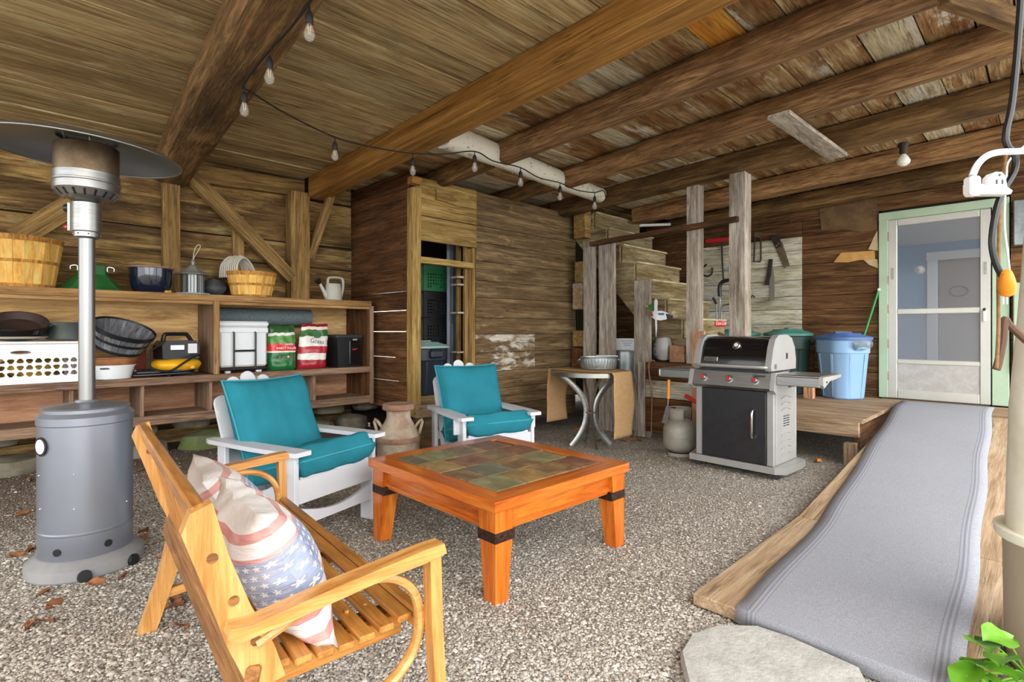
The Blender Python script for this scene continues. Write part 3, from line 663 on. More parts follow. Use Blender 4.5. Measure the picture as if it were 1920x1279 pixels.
scrap([(1645, 432), (1647, 470), (1628, 468), (1638, 446)], m_sheet, 'pale paper shred above the tan strip beside the door', DW-.022)
# ================================================================== DECK, RAMP, RUG, SLAB
dk = thing('deck', 'low wooden deck of worn planks in front of the screen door', 'deck', (5.32, 1.1, 0))
yy = .12-1.1
for i in range(10):
    x_ = .1+i*.19
    plank('deck_plank', V(x_, (.12 if x_ > 1.2 else 1.14)-1.1, .385), V(x_, 3.3-1.1, .385), .185, .035, w_deck, dk, b=.004)
plank('deck_fascia', V(-.01, .06, .318), V(-.01, 2.3, .318), .125, .04, w_deck, dk, up=(-1, 0, 0))
plank('joist', V(.1, .10, .25), V(2.0, .10, .25), .04, .2, w_side, dk)
plank('joist', V(.1, 1.2, .25), V(2.0, 1.2, .25), .04, .2, w_side, dk)
plank('post', V(.05, .14, -.0), V(.05, .14, .19), .09, .09, w_deck, dk, up=(0, 1, 0))
plank('rear_skirt', V(1.9, 0, .19), V(1.9, 2.3, .19), .36, .03, w_side, dk, up=(-1, 0, 0))
RA = [(2.13, .055), (3.46, .06), (6.45, .41)]
rp = thing('ramp', 'pale plywood ramp with a flat foot rising to the deck', 'ramp', (2.13, .55, 0))
plank('foot_board', V(0, .05, .035), V(1.33, .05, .035), .94, .05, w_ramp, rp)
L_ = V(1.34, 0, .04); L2 = V(4.30, 0, .375)
plank('ramp_board', L_+V(0, .05, 0), L2+V(0, .05, 0), .94, .04, w_ramp, rp)
plank('stringer', V(1.6, .46, .02), V(3.2, .46, .19), .04, .09, w_side, rp); plank('stringer', V(1.6, -.44, .02), V(3.2, -.44, .19), .04, .09, w_side, rp)
def rug_mat():
    s = NT('grey_rug'); uv = s.n('UVMap').outputs[0]; sp = s.n('SeparateXYZ'); s.l(uv, sp.inputs[0])
    tc = s.n('TexCoord').outputs['Object']; n1 = s.noise(tc, 260, 3, .7); n2 = s.noise(tc, 3, 4, .6)
    c = s.ramp(n1, [(.3, '#84858b'), (.7, '#b6b7bd')]); c = s.mix(s.math('MULTIPLY', n2, .3), c, '#8b8a8c')
    def band(a, w): return s.math('LESS_THAN', s.math('ABSOLUTE', s.math('SUBTRACT', sp.outputs[1], a)), w)
    st = s.math('MAXIMUM', band(.085, .028), band(.915, .028)); lt = s.math('MAXIMUM', s.math('MAXIMUM', band(.10, .006), band(.90, .006)), s.math('MAXIMUM', band(.075, .006), band(.925, .006)))
    c = s.mix(s.math('MULTIPLY', st, .45), c, '#6e6f78'); c = s.mix(s.math('MULTIPLY', lt, .5), c, '#b4b5bc')
    s.l(c, s.b.inputs['Base Color']); s.b.inputs['Roughness'].default_value = 1; s.b.inputs['Specular IOR Level'].default_value = .05; s.bump(n1, .6, .004); return s.m
def rz_(x):
    if x < 3.47: return .072
    return .072+(x-3.47)*(.362/2.97) if x < 6.4 else .43
n0, n1_ = (2.16, .885), (6.88, 1.12); f0, f1_ = (2.13, .19), (6.92, .40)
def rugf(u, v):
    a = (u-.02)/.98; a = max(a, 0)
    L = Vector(n0).lerp(Vector(n1_), a); R = Vector(f0).lerp(Vector(f1_), a); p = L.lerp(R, v)
    if u < .02: return (p.x-.035, p.y, .012)
    return (p.x-.03*(u < .021), p.y+.006*math.sin(a*23), rz_(p.x)-.005+.003*noise.noise((p.x*2, p.y*3, 1)))
mb = MB().grid(lambda u, v: rugf(u, v), 50, 12, uv=True, flip=True)
rug = solo('rug', mb, rug_mat(), 'long grey striped runner rug lying on the ramp', 'rug', smooth=True)
sm = rug.modifiers.new('thick', 'SOLIDIFY'); sm.thickness = .008; sm.offset = 1
q = [PZ(a, b, .05) for a, b in [(1280, 1212), (1300, 1180), (1350, 1163), (1420, 1165), (1480, 1185), (1540, 1212), (1610, 1243), (1640, 1300), (1560, 1420), (1380, 1400), (1300, 1290)]]
c_ = sum(q, Vector())/len(q)
sl = MB(); n_ = len(q)
for zz, k_ in ((-.03, 1.0), (.035, 1.01), (.05, .985), (.052, .6), (.052, 0.05)):
    sl.v += [((p.x-c_.x)*k_, (p.y-c_.y)*k_, zz+.006*noise.noise((p.x*9*k_, p.y*9*k_, 0))) for p in q]
for r_ in range(4): sl.f += [(r_*n_+i, r_*n_+(i+1) % n_, (r_+1)*n_+(i+1) % n_, (r_+1)*n_+i) for i in range(n_)]
sl.f.append(tuple(range(4*n_, 5*n_)))
ar = sum(q[i].x*q[(i+1) % n_].y-q[(i+1) % n_].x*q[i].y for i in range(n_))
if ar < 0: sl.f = [f[::-1] for f in sl.f]
solo('stepping_stone', sl, m_slab, 'large pale flat stepping stone at the foot of the ramp', 'stone', (c_.x-.03, c_.y-.01, 0), smooth=True, angle=28)
# ================================================================== STAIRS AND POSTS
st = thing('staircase', 'steep dusty wooden staircase climbing to the loft', 'stairs', (5.45, 2.04, .404))
for k in range(1, 12):
    y_ = 3.64+(3-k)*.2-2.04; z_ = 2.207+(3-k)*.226-.4
    if z_ < .05: break
    plank('riser', V(0, y_, z_-.113), V(1.01, y_, z_-.113), .215, .02, w_stair, st, up=(0, -1, 0))
    plank('tread', V(-.01, y_+.1-.015, z_-.01), V(1.02, y_+.1-.015, z_-.01), .235, .022, w_tread, st)
sp_ = []
for k in range(10, 0, -1):
    y_ = 3.64+(3-k)*.2-2.04; z_ = 2.207+(3-k)*.226-.4
    sp_ += [(y_+.012, z_-.222), (y_+.012, z_-.02)]
sp_ += [(2.3, 2.24), (2.3, 1.95), (.75, .2), (.55, .0), (.212, .0)]
for x_ in (-.02, 1.03):
    add('stringer', MB().prism(sp_, .035, Matrix(((0, 0, 1, 0), (1, 0, 0, 0), (0, 1, 0, 0), (0, 0, 0, 1)))), w_string, st, T((x_, 0, 0)))
def gp(name, px, x, pyt, zb, w, m, label, zt=None, t=None):
    p = PX(px, 500, x); top = PX(px, pyt, x).z if zt is None else zt
    return timber(name, V(p.x, p.y, zb), V(p.x, p.y, top), w, t or w, m, label, up=(-1, 0, 0))
gp('newel_post', 1388, 5.23, 330, .40, .15, w_grey, 'pale grey square post standing behind the gas grill', zt=ZC(2.15)-.2)
gp('newel_post', 1303, 5.25, 352, .40, .125, w_grey, 'grey brown square post beside the staircase with a shelf nailed on', zt=ZC(2.6)-.2)
gp('rough_post', 1106, 5.2, 452, .0, .16, w_grey, 'rounded grey plank post at the far end of the handrail', t=.05)
gp('rough_post', 1139, 5.2, 458, .0, .21, w_grey, 'wide grey plank post with a pale worn streak', t=.05)
gp('rough_post', 1205, 5.16, 526, .0, .19, w_grey, 'broad grey plank post beside the duck whirligig', t=.05)
tag(plank('handrail', PX(1108, 458, 5.13), PX(1384, 411, 5.13), .07, .05, w_side, up=(0, 0, 1), wob=.03), 'dark level handrail fixed across the stair posts', 'handrail')
# plank side of the stairs behind the grill
for i, (za, zb, m_, lb) in enumerate(((.645, .83, w_side, 'top brown plank of the stair side behind the propane tank'), (.455, .635, w_paint, 'pale middle plank of the stair side behind the propane tank'), (.08, .445, w_side, 'wide bottom plank of the stair side behind the propane tank'))):
    p0, p1 = PX(1212, 700, 5.12), PX(1300, 700, 5.12)
    timber('side_plank', V(5.12, p0.y, (za+zb)/2), V(5.12, p1.y-.1, (za+zb)/2), zb-za, .03, m_, lb, 'plank', up=(-1, 0, 0))
timber('batten', V(5.08, PX(1203, 700, 5.08).y, 0.02), V(5.08, PX(1203, 700, 5.08).y, .83), .07, .03, w_grey, 'thin pale batten at the end of the stair side planks', 'batten', up=(-1, 0, 0))
# ================================================================== COFFEE TABLE
tb = thing('coffee_table', 'square orange wood coffee table with slate tile top', 'table', (2.015, 2.165, 0), -1)
W2, D2, TT = .49, .535, .45
def miter(a, b, c, d, z0, z1):
    vs = [(*a, z0), (*b, z0), (*c, z0), (*d, z0), (*a, z1), (*b, z1), (*c, z1), (*d, z1)]
    return MB().add(vs, [(3,2,1,0),(4,5,6,7),(0,1,5,4),(1,2,6,5),(2,3,7,6),(3,0,4,7)])
fwd = .105
o_ = [(-W2, -D2), (W2, -D2), (W2, D2), (-W2, D2)]; i_ = [(-W2+fwd, -D2+fwd), (W2-fwd, -D2+fwd), (W2-fwd, D2-fwd), (-W2+fwd, D2-fwd)]
for k in range(4):
    a, b = o_[k], o_[(k+1) % 4]; c, d = i_[(k+1) % 4], i_[k]
    ang = 0 if k % 2 == 0 else 90
    Mk = RZ(ang); Q = Mk.inverted()
    f2 = lambda p: tuple((Q @ V(p[0], p[1], 0)).xy)
    q = miter(f2(a), f2(b), f2(c), f2(d), TT-.045, TT)
    add('frame_board', q, w_table, tb, Mk)
add('tile_bed', MB().box((0, 0, TT-.016), (2*(W2-fwd), 2*(D2-fwd), .016)), m_grout, tb)
slate = []
for nm, a, b, c in (('rust', '#82563e', '#a4795a', '#5f4334'), ('green', '#7f7a55', '#a09a70', '#635f45'), ('umber', '#836647', '#a98a60', '#604c38'), ('grey', '#6c6a58', '#8d8a72', '#70583f'), ('gold', '#97794a', '#b79a64', '#7a5c3c')):
    s = NT('slate_'+nm); p, r = s.obj(); n1 = s.noise(p, 9, 8, .65, .8); n2 = s.noise(p, 3, 5, .6)
    col = s.ramp(n1, [(.3, c), (.5, a), (.7, b)]); col = s.mix(s.math('MULTIPLY', s.ramp(n2, [(.5, (0, 0, 0)), (.65, (1, 1, 1))]), .5), col, '#5a4a34')
    s.l(col, s.b.inputs['Base Color']); s.b.inputs['Roughness'].default_value = .38; s.bump(n1, .35, .006); slate.append(s.m)
x0, y0 = -W2+fwd+.003, -D2+fwd+.003; tw, td = (2*(W2-fwd)-.006)/3, (2*(D2-fwd)-.006)/4
pat = [1, 4, 2, 0, 2, 3, 2, 1, 4, 0, 2, 0, 3, 1, 2, 0]
nn = 0
for r_ in range(4):
    for c_i in range(4):
        off = [0, .5, .2, .7][r_]
        xa = c_i*.78-off*.5; xb = xa+.78
        xa, xb = max(xa, 0), min(xb, 3)
        if xb-xa < .12 or c_i > 3: continue
        add('slate_tile', MB().box((0, 0, 0), ((xb-xa)*tw-.005, td-.005, .012), None, .002), slate[pat[nn % 16]], tb, T((x0+(xa+xb)/2*tw, y0+(r_+.5)*td, TT-.004)))
        nn += 1
for sx in (-1, 1):
    for sy in (-1, 1):
        lx, ly = sx*(W2-.075), sy*(D2-.075)
        def leg(z0, z1, r0, r1): 
            vs = []
            for z, r in ((z0, r0), (z1, r1)):
                d = (r1-r)*.9; vs += [(-r+d*sx, -r+d*sy, z), (r+d*sx, -r+d*sy, z), (r+d*sx, r+d*sy, z), (-r+d*sx, r+d*sy, z)]
            return MB().add(vs, [(3,2,1,0),(4,5,6,7),(0,1,5,4),(1,2,6,5),(2,3,7,6),(3,0,4,7)])
        lg = add('leg', leg(0, TT-.045, .036, .057), wood('cherry_leg_wood', '#97400c', '#c8661a', '#dd8a34', gl=1.2, gc=14, rough=.28, bump=.06, knots=0, fine=.2, var=.1, coat=.5, axis=2, gain=1.0, patch='#e8c498', ppos=.66) if 'cherry_leg_wood' not in MATS else MATS['cherry_leg_wood'], tb, T((lx, ly, 0)))
        add('leg_band', MB().box((0, 0, 0), (.118, .118, .045), None, .002), m_copper, lg, T((0, 0, .285)))
for s_ in (-1, 1):
    ap = plank('apron', V(-W2+.1, s_*(D2-.06), TT-.1), V(W2-.1, s_*(D2-.06), TT-.1), .03, .11, w_table, tb)
    add('apron_bead', MB().box((0, -s_*0, -.035), (2*W2-.22, .044, .014), None, .004), w_table, ap)
    ap = plank('apron', V(s_*(W2-.06), -D2+.1, TT-.1), V(s_*(W2-.06), D2-.1, TT-.1), .03, .11, w_table, tb)
    add('apron_bead', MB().box((0, 0, -.035), (2*D2-.22, .044, .014), None, .004), w_table, ap)
# ================================================================== ADIRONDACK CHAIRS
def chair(loc, rz, label, clabel):
    t = thing('adirondack_chair', label, 'chair', loc, rz, 'white adirondack chairs')
    for s_ in (-1, 1):
        x = s_*.29
        plank('front_leg', V(x, -.30, 0), V(x, -.30, .515), .10, .03, m_whitep, t, up=(1, 0, 0), b=.004)
        plank('rear_leg', V(x*.86, -.30, .33), V(x*.86, .42, .0), .12, .03, m_whitep, t, up=(1, 0, 0), b=.004)
        plank('rear_post', V(x, .26, .12), V(x, .26, .515), .07, .03, m_whitep, t, up=(1, 0, 0), b=.004)
        pts = [(-.05, -.40), (.045, -.40), (.058, -.36), (.058, -.05), (.04, .34), (.02, .39), (-.03, .39), (-.05, .34)]
        add('armrest', MB().prism([(px*s_ if s_ > 0 else px*s_, py) for px, py in pts], .024), m_whitep, t, T((x, 0, .527)))
        plank('arm_bracket', V(x+s_*.03, -.28, .40), V(x+s_*.03, -.28, .515), .06, .02, m_whitep, t, up=(0, 1, 0))
    plank('front_apron', V(-.275, -.335, .315), V(.275, -.335, .315), .13, .022, m_whitep, t, up=(0, -1, 0), b=.004)
    n = 12; pl = [(-.275, .13), (.275, .13)]+[(.275-.55*i/n, .20+.0+.055*(-math.sin(math.pi*i/n))+.03) for i in range(n+1)]
    add('front_stretcher', MB().prism(pl, .022, RX(90)), m_whitep, t, T((0, -.33, 0)))
    for k in range(6):
        y = -.30+k*.088; z = .375-(k*.088)*.40
        plank('seat_slat', V(-.255, y, z), V(.255, y, z), .08, .02, m_whitep, t, up=(0, .35, 1), b=.004)
    for k, (x, top) in enumerate(((-.205, .72), (-.105, .83), (0, .86), (.105, .83), (.205, .72))):
        h = top; w = .096
        pl = [(-w/2, 0), (w/2, 0), (w/2*1.02, h-.05)]+[(w/2*math.cos(math.pi*i/8), h-.05+.05*math.sin(math.pi*i/8)) for i in range(1, 8)]+[(-w/2*1.02, h-.05)]
        add('back_slat', MB().prism(pl, .018), m_whitep, t, T((x*1.0, .17, .10)) @ RX(70) )
    plank('back_rail', V(-.27, .275, .30), V(.27, .275, .30), .07, .022, m_whitep, t, up=(0, -1, .3)); plank('back_rail', V(-.25, .375, .66), V(.25, .375, .66), .07, .022, m_whitep, t, up=(0, -1, .3))
    cu = thing('chair_cushion', clabel, 'cushion', loc, rz, 'teal chair cushions')
    def soft(mb, sd):
        mb.v = [(x+.006*noise.noise((x*6, y*6, sd)), y+.006*noise.noise((x*6, y*6, sd+3)), z+(.02*noise.noise((x*5, y*4, sd+7))+.006*noise.noise((x*18, y*6, sd)))*min(1, abs(z)*20)) for x, y, z in mb.v]; return mb
    M1 = T((0, .165, .585)) @ RX(67); M2 = T((0, -.11, .415)) @ RX(-14)
    add('back_pad', soft(MB().pillow(.56, .63, .19, 26, p=6, pinch=.05), loc[0]*5), m_teal, cu, M1, smooth=2)
    add('seat_pad', soft(MB().pillow(.56, .55, .17, 28, p=14, pinch=.02), loc[0]*9), m_teal, cu, M2, smooth=2)
    def loop(w, h, pin): 
        P = []
        for k in range(40):
            a = 2*math.pi*k/40; c, s = math.cos(a), math.sin(a); e = max(abs(c), abs(s)); u, v = c/e, s/e
            P.append((u*w/2*(1-pin*(1-v*v)), v*h/2*(1-pin*(1-u*u)), 0))
        return P
    add('back_piping', MB().tube(loop(.565, .635, .05), .006, 6, closed=True), m_tealp, cu, M1, smooth=2)
    add('seat_piping', MB().tube(loop(.553, .543, .02), .006, 6, closed=True), m_tealp, cu, M2, smooth=2)
    return t
def face(dx, dy): return math.degrees(math.atan2(dx, -dy))
chair((1.33, 3.20, 0), face(.30, -.95), 'white adirondack chair between the wooden bench and the milk can', 'teal cushion with dark stains on the chair behind the bench')
chair((2.86, 3.27, 0), face(-.27, -.96), 'white adirondack chair in front of the shed planks', 'clean teal cushion on the chair in front of the shed')
# ================================================================== BENCH
bl = 1.26
bn = thing('wooden_bench', 'honey oak slatted bench with bentwood arms', 'bench', (.738, 1.83, 0), -5.5)
# local: x forward (seat front +), y along the length (far +)
hy = bl/2
for k in range(7):
    x = -.20+k*.053; z = .385+.006*((k-3)**2)/3
    plank('seat_slat', V(x, -hy+.02, z), V(x, hy-.03, z), .042, .018, w_slat, bn, b=.004)
plank('front_rail', V(.158, -hy+.0, .392), V(.158, hy, .392), .035, .05, w_slat, bn, b=.006)
for y in (-hy+.16, 0, hy-.16): plank('seat_bearer', V(-.24, y, .35), V(.15, y, .362), .03, .04, w_rail, bn, b=.004)
sp_ = MB()
for k in range(7):
    for y in (-hy+.16, 0, hy-.16): sp_.cyl((-.20+k*.053, y, .39), (-.20+k*.053, y, .404), .006, n=6)
sg_ = add('screw_plugs', sp_, w_honey, bn); sg_['kind'] = 'stuff'
plank('back_rail', V(-.275, -hy-.03, .40), V(-.275, hy+.03, .40), .03, .10, w_rail, bn, up=(.2, 0, 1), b=.005)
tp = plank('top_rail', V(-.36, -hy+.0, .775), V(-.36, hy, .775), .03, .07, w_slat, bn, up=(-.25, 0, 1), b=.006)
for k in range(22):
    y = -hy+.07+k*(bl-.14)/21
    plank('back_slat', V(-.345, y, .745), V(-.275, y, .44), .03, .012, w_slat, bn, up=(1, 0, .2), b=.002)
for y, s_ in ((-hy, -1), (hy, 1)):
    pl = [(-.385, .80), (-.345, .815), (-.315, .70), (-.272, .58), (-.225, .48), (-.20, .40), (-.27, .39), (-.315, .5), (-.36, .64), (-.40, .76)]
    stl = add('back_stile', MB().prism([(a, b) for a, b in pl], .038, RX(90)), w_honeyz, bn, T((0, y, 0)))
    for (a, b) in ((-.345, .70), (-.305, .60), (-.262, .50)): add('dowel_plug', MB().cyl((a, -.021*1, b), (a, .021, b), .011, n=10), w_rail, stl)
    arm = [(-.32, .565), (-.28, .56), (-.1, .585), (.04, .60), (.13, .61), (.185, .612), (.192, .585), (.13, .575), (.02, .568), (-.1, .553), (-.30, .53), (-.325, .545)]
    ar_ = add('armrest', MB().prism(arm, .05, RX(90)), w_honey, bn, T((0, y-s_*.0+s_*.042, 0)))
    ly = y+s_*.042
    lp = [(.178, .58), (.145, .58), (.15, .4), (.163, .2), (.185, 0), (.22, 0), (.196, .2), (.183, .4)]
    add('front_leg', MB().prism(lp, .04, RX(90)), w_honeyz, bn, T((0, ly, 0)))
    hp = smoothpath([(-.26, 0, .49), (-.14, 0, .535), (-.02, 0, .552), (.06, 0, .54), (.12, 0, .49), (.14, 0, .41), (.12, 0, .33), (.06, 0, .275), (-.02, 0, .25), (-.12, 0, .24)], 5)
    add('bent_hoop', MB().tube(hp, .013, 8, flat=(1.0, 1.25)), w_honey, bn, T((0, y+s_*.012, 0)), smooth=True)
    bl_ = [(-.27, .42), (-.21, .42), (-.26, .2), (-.325, 0), (-.385, 0), (-.32, .2)]
    add('rear_leg', MB().prism(bl_, .045, RX(90)), w_honeyz, bn, T((0, y-s_*.02, 0)))
    plank('side_stretcher', V(-.30, y-s_*.02, .13), V(.165, y-s_*.02, .17), .03, .035, w_honey, bn, b=.005)
    plank('seat_side', V(-.24, y-s_*.10, .345), V(.14, y-s_*.10, .355), .03, .055, w_slat, bn, b=.004)
def flag_mat(i):
    s = NT('faded_flag_print_%d' % i); uv = s.n('UVMap').outputs[0]; sp = s.n('SeparateXYZ'); s.l(uv, sp.inputs[0]); u, v = sp.outputs[0], sp.outputs[1]
    st = s.math('GREATER_THAN', s.math('FRACT', s.math('MULTIPLY', v, 6.5)), .62)
    tc = s.n('TexCoord').outputs['Object']; fd = s.noise(tc, 7, 5, .6)
    c = s.mix(st, '#e4dfda', '#cf8f88')
    can = s.math('MULTIPLY', s.math('LESS_THAN', u, .55), s.math('MULTIPLY', s.math('GREATER_THAN', v, .40), s.math('LESS_THAN', v, .74)))
    gx = s.math('MULTIPLY', u, 15); gy = s.math('MULTIPLY', v, 15)
    row = s.math('FLOOR', gy); gx = s.math('ADD', gx, s.math('MULTIPLY', s.math('MODULO', row, 2.0), .5))
    a = s.math('SUBTRACT', s.math('FRACT', gx), .5); b = s.math('SUBTRACT', s.math('FRACT', gy), .5)
    rad = s.math('SQRT', s.math('ADD', s.math('MULTIPLY', a, a), s.math('MULTIPLY', b, b))); th = s.math('ARCTAN2', a, b)
    star = s.math('LESS_THAN', rad, s.math('MULTIPLY_ADD', s.math('COSINE', s.math('MULTIPLY', th, 5.0)), .11, .22))
    blue = s.mix(star, '#8e9bb8', '#e6e4e2'); c = s.mix(can, c, blue)
    c = s.mix(s.math('MULTIPLY', s.ramp(fd, [(.4, (0, 0, 0)), (.7, (1, 1, 1))]), .4), c, '#e2ddd8')
    s.l(c, s.b.inputs['Base Color']); s.b.inputs['Roughness'].default_value = .95; s.b.inputs['Specular IOR Level'].default_value = .1; s.bump(s.noise(s.vm('MULTIPLY', tc, (3, 16, 3)), 1.6, 4, .6), .5, .03); return s.m
for i, (y, tilt, yaw, lb) in enumerate(((-.30, 58, -5.5, 'faded flag print pillow crumpled at the armless middle of the bench backrest'), (.16, 50, -9, 'faded flag print pillow lying behind the other, blue stars up'))):
    lb = ['crumpled faded flag print pillow slumped against the bench armrest', 'smooth faded flag print pillow with blue stars facing up'][i]
    p = wm(bn) @ V(-.158+.01*i, y-(.08 if i == 0 else .04), .565-.01*i)
    M = T(p) @ RZ(-5.5+(-4 if i else 2)) @ RY(tilt+7) @ RZ(90)
    mb = MB().pillow(.44, .40, .19, 20, p=2.4, pinch=.09)
    sd_ = i*7.3
    mb.v = [(x+.010*noise.noise((x*9, y_*9, sd_)), y_+.010*noise.noise((x*9, y_*9, sd_+4)), z+(.022 if i == 0 else .012)*noise.noise((x*(14 if i == 0 else 7), y_*6, sd_+8))) for x, y_, z in mb.v]
    o = solo('flag_pillow', mb, flag_mat(i), lb, 'pillow', M=M, group='flag pillows on the bench', smooth=2)
# ================================================================== PATIO HEATER
ht = thing('patio_heater', 'tall grey patio heater with round hood and gas bottle housing', 'heater', (.36, 3.40, 0))
add('base', MB().lathe([(.232, 0), (.238, .01), (.238, .055), (.20, .085), (.19, .09)], 48), m_heatd, ht, smooth=True, angle=30)
body = add('tank_housing', MB().lathe([(.188, .075), (.19, .08), (.19, .20), (.193, .205), (.193, .21), (.19, .215), (.19, .715), (.195, .72), (.195, .755), (.178, .775), (.178, .79), (.17, .797), (.05, .815), (.045, .825), (.001, .825)], 56), m_heat, ht, smooth=True, angle=30)
def onbody(px, py, r): 
    d = ray(px, py); d2 = math.hypot(d.x, d.y); ox, oy = -.36, -3.40
    b = (ox*d.x+oy*d.y)/d2**2; c = (ox*ox+oy*oy-r*r)/d2**2; t = -b-math.sqrt(max(0, b*b-c)); q = V(ox, oy, CAMH)+d*t; return q
for px, py in ((107, 1037), (203, 1018)):
    q = onbody(px, py, .191); a = math.degrees(math.atan2(q.y, q.x))
    add('vent_hole', MB().cyl((0, 0, 0), (.004, 0, 0), .017, n=18), m_black, body, T((q.x, q.y, q.z)) @ RZ(a))
q = onbody(77, 838, .191); a = math.degrees(math.atan2(q.y, q.x))
vh = add('hand_hole', MB().cyl((0, 0, 0), (.004, 0, 0), .045, n=22), m_black, body, T((q.x, q.y, q.z)) @ RZ(a))
add('hole_cover', MB().cyl((.003, .0, 0), (.006, .0, 0), .034, n=22), m_card, vh)
for px, py in ((139, 890), (139, 955), (73, 892), (75, 955), (238, 940)):
    q = onbody(px, py, .191); add('screw', MB().ball((0, 0, 0), .004, 8), m_silver, body, T((q.x, q.y, q.z)))
add('pole', MB().cyl((0, 0, .81), (0, 0, 1.65), .034, n=24), m_polest, ht, smooth=True)
vb = add('valve_collar', MB().lathe([(.040, 1.63), (.054, 1.637), (.054, 1.66), (.060, 1.665), (.060, 1.805), (.052, 1.81), (.045, 1.83)], 28), m_steel, ht, smooth=True)
for k in range(8):
    a = k*math.pi/4; add('rivet', MB().ball((.055*math.cos(a), .055*math.sin(a), 1.65), .004, 6), m_silver, vb)
add('control_plate', MB().box((0, 0, 0), (.012, .075, .14), None, .003), m_alum, ht, T((-.045, .045, 1.735)) @ RZ(-45))
add('gas_knob', MB().lathe([(.02, 0), (.02, .03), (.015, .035), (.001, .035)], 14, RY(-90)), m_black, ht, T((-.054, .058, 1.785)) @ RZ(-45), smooth=True)
add('igniter', MB().cyl((0, 0, 0), (-.04, 0, 0), .009, n=10), m_red, ht, T((-.05, .05, 1.69)) @ RZ(-45))
bw = add('burner_bowl', MB().lathe([(.055, 1.82), (.11, 1.835), (.136, 1.865), (.136, 1.90), (.141, 1.903), (.141, 1.91), (.136, 1.913), (.136, 1.95), (.133, 1.952)], 40), m_steel, ht, smooth=True, angle=30)
for k in range(18):
    a = k*20; add('vent_slot', MB().box((0, 0, 0), (.036, .009, .004)), m_black, bw, RZ(a) @ T((.118, 0, 1.844)) @ RY(-46))
add('burner_screen', MB().lathe([(.131, 1.95), (.133, 1.97), (.133, 2.085), (.128, 2.09), (.09, 2.092), (.001, 2.092)], 40), m_rusty, ht, smooth=True, angle=30)
hz0 = -.045
hp = [(.405, 2.10), (.402, 2.105), (.36, 2.128), (.27, 2.155), (.17, 2.172), (.13, 2.175), (.13, 2.19), (.06, 2.20), (.001, 2.202)]
hp = [(.001, 2.196), (.06, 2.194), (.124, 2.184), (.124, 2.170), (.17, 2.166), (.27, 2.149), (.36, 2.122), (.40, 2.099), (.406, 2.097)]+hp
hd = add('reflector_hood', MB().lathe([(r, z+hz0) for r, z in hp], 64), m_hood, ht, T((0, 0, 2.1)) @ Matrix.Rotation(math.radians(3), 4, V(.7, .7, 0)) @ T((0, 0, -2.1)), smooth=True, angle=40)
add('hood_rim', MB().tube([(.406*math.cos(2*math.pi*k/64), .406*math.sin(2*math.pi*k/64), 2.099+hz0) for k in range(64)], .005, 6, closed=True), m_steel, hd, smooth=2)
for k in range(3):
    a = math.radians(30+k*120); add('standoff', MB().cyl((.10*math.cos(a), .10*math.sin(a), 2.085), (.10*math.cos(a), .10*math.sin(a), 2.15), .006, n=8), m_silver, ht)
for k in (-38, -88):
    a = math.radians(k-10)
    wl = add('wheel', MB().cyl((0, -.018, 0), (0, .018, 0), .028, n=18), m_black, ht, RZ(k-10) @ T((.235, 0, .028)) @ RZ(90) if k == -88 else RZ(k-10) @ T((.235, 0, .028)) @ RZ(90))
# ================================================================== MILK CAN
mc = thing('milk_can', 'rusty cream painted milk can beside the shed corner', 'milk can', (2.32, 3.63, 0))
add('can_body', MB().lathe([(.155, 0), (.165, .01), (.168, .06), (.163, .07), (.165, .30), (.172, .31), (.172, .33), (.165, .34), (.160, .36), (.135, .41), (.105, .46), (.093, .49), (.093, .535), (.098, .545)], 40), m_can, mc, smooth=True, angle=35)
add('can_lid', MB().lathe([(.098, .545), (.118, .548), (.125, .555), (.125, .585), (.115, .595), (.10, .59), (.001, .585)], 36), m_rust, mc, smooth=True, angle=35)
add('rust_band', MB().lathe([(.1695, .30), (.1735, .31), (.1735, .33), (.1665, .342)], 40), m_rust, mc, smooth=True)
for s_ in (-1, 1):
    add('can_handle', MB().tube([V(s_*.125, 0, .40), V(s_*.165, 0, .455), V(s_*.185, 0, .47), V(s_*.19, 0, .45), V(s_*.165, 0, .36)], .012, 8, flat=(1, 2)), m_can, mc, RZ(-45), smooth=True)
# ================================================================== SIDE TABLE, RUNNER, TUB
tx, ty, tz = 4.38, 3.30, .765
sdt = thing('side_table', 'round side table with curved chrome legs', 'table', (tx, ty, 0), 10)
add('table_top', MB().lathe([(.385, tz-.03), (.385, tz-.002), (.375, tz), (.001, tz)], 56), w_brace, sdt, smooth=True, angle=40)
add('rim', MB().shell([(.386, tz-.045), (.396, tz-.045), (.396, tz-.004), (.386, tz-.004)], 56), m_steel, sdt, smooth=True, angle=40)
for k in range(4):
    pts = []
    for i in range(15):
        f = i/14; z = .72*(1-f); q = abs(z-.34)/.38
        r = .045+ (.26 if z > .34 else .20)*q**2.0
        pts.append((r, 0, z))
    add('leg', MB().tube(pts, .018, 8, flat=(1.6, .35)), m_steel, sdt, RZ(45+90*k), smooth=True)
add('leg_ring', MB().tube([(.055*math.cos(a*.393), .055*math.sin(a*.393), .34) for a in range(16)], .006, 6, closed=True), m_rust, sdt, smooth=2)
ra = Vector((0, -1, 0)); rw = Vector((1, 0, 0))             # runner laid across the view
def runf(hl, hr, w=.33):
    cx, cy = tx-.03, ty
    def f(u, v):
        Ls = hl+.80+hr; s = u*Ls; k = (v-.5)*w
        if s < hl: a, z = -.405-.012*math.sin(s*9)-.02*(1-s/hl), tz+.004-(hl-s)
        elif s > hl+.80: t = s-hl-.80; a, z = .405+.012*math.sin(t*8)+.03*t, tz+.004-t
        else: a, z = -.40+(s-hl), tz+.006
        rip = .014*math.sin(s*11+v*2)*(1 if z < tz else 0)
        p = Vector((cx, cy, 0))+ra*a+rw*(k+rip)
        return (p.x, p.y, z)
    return f
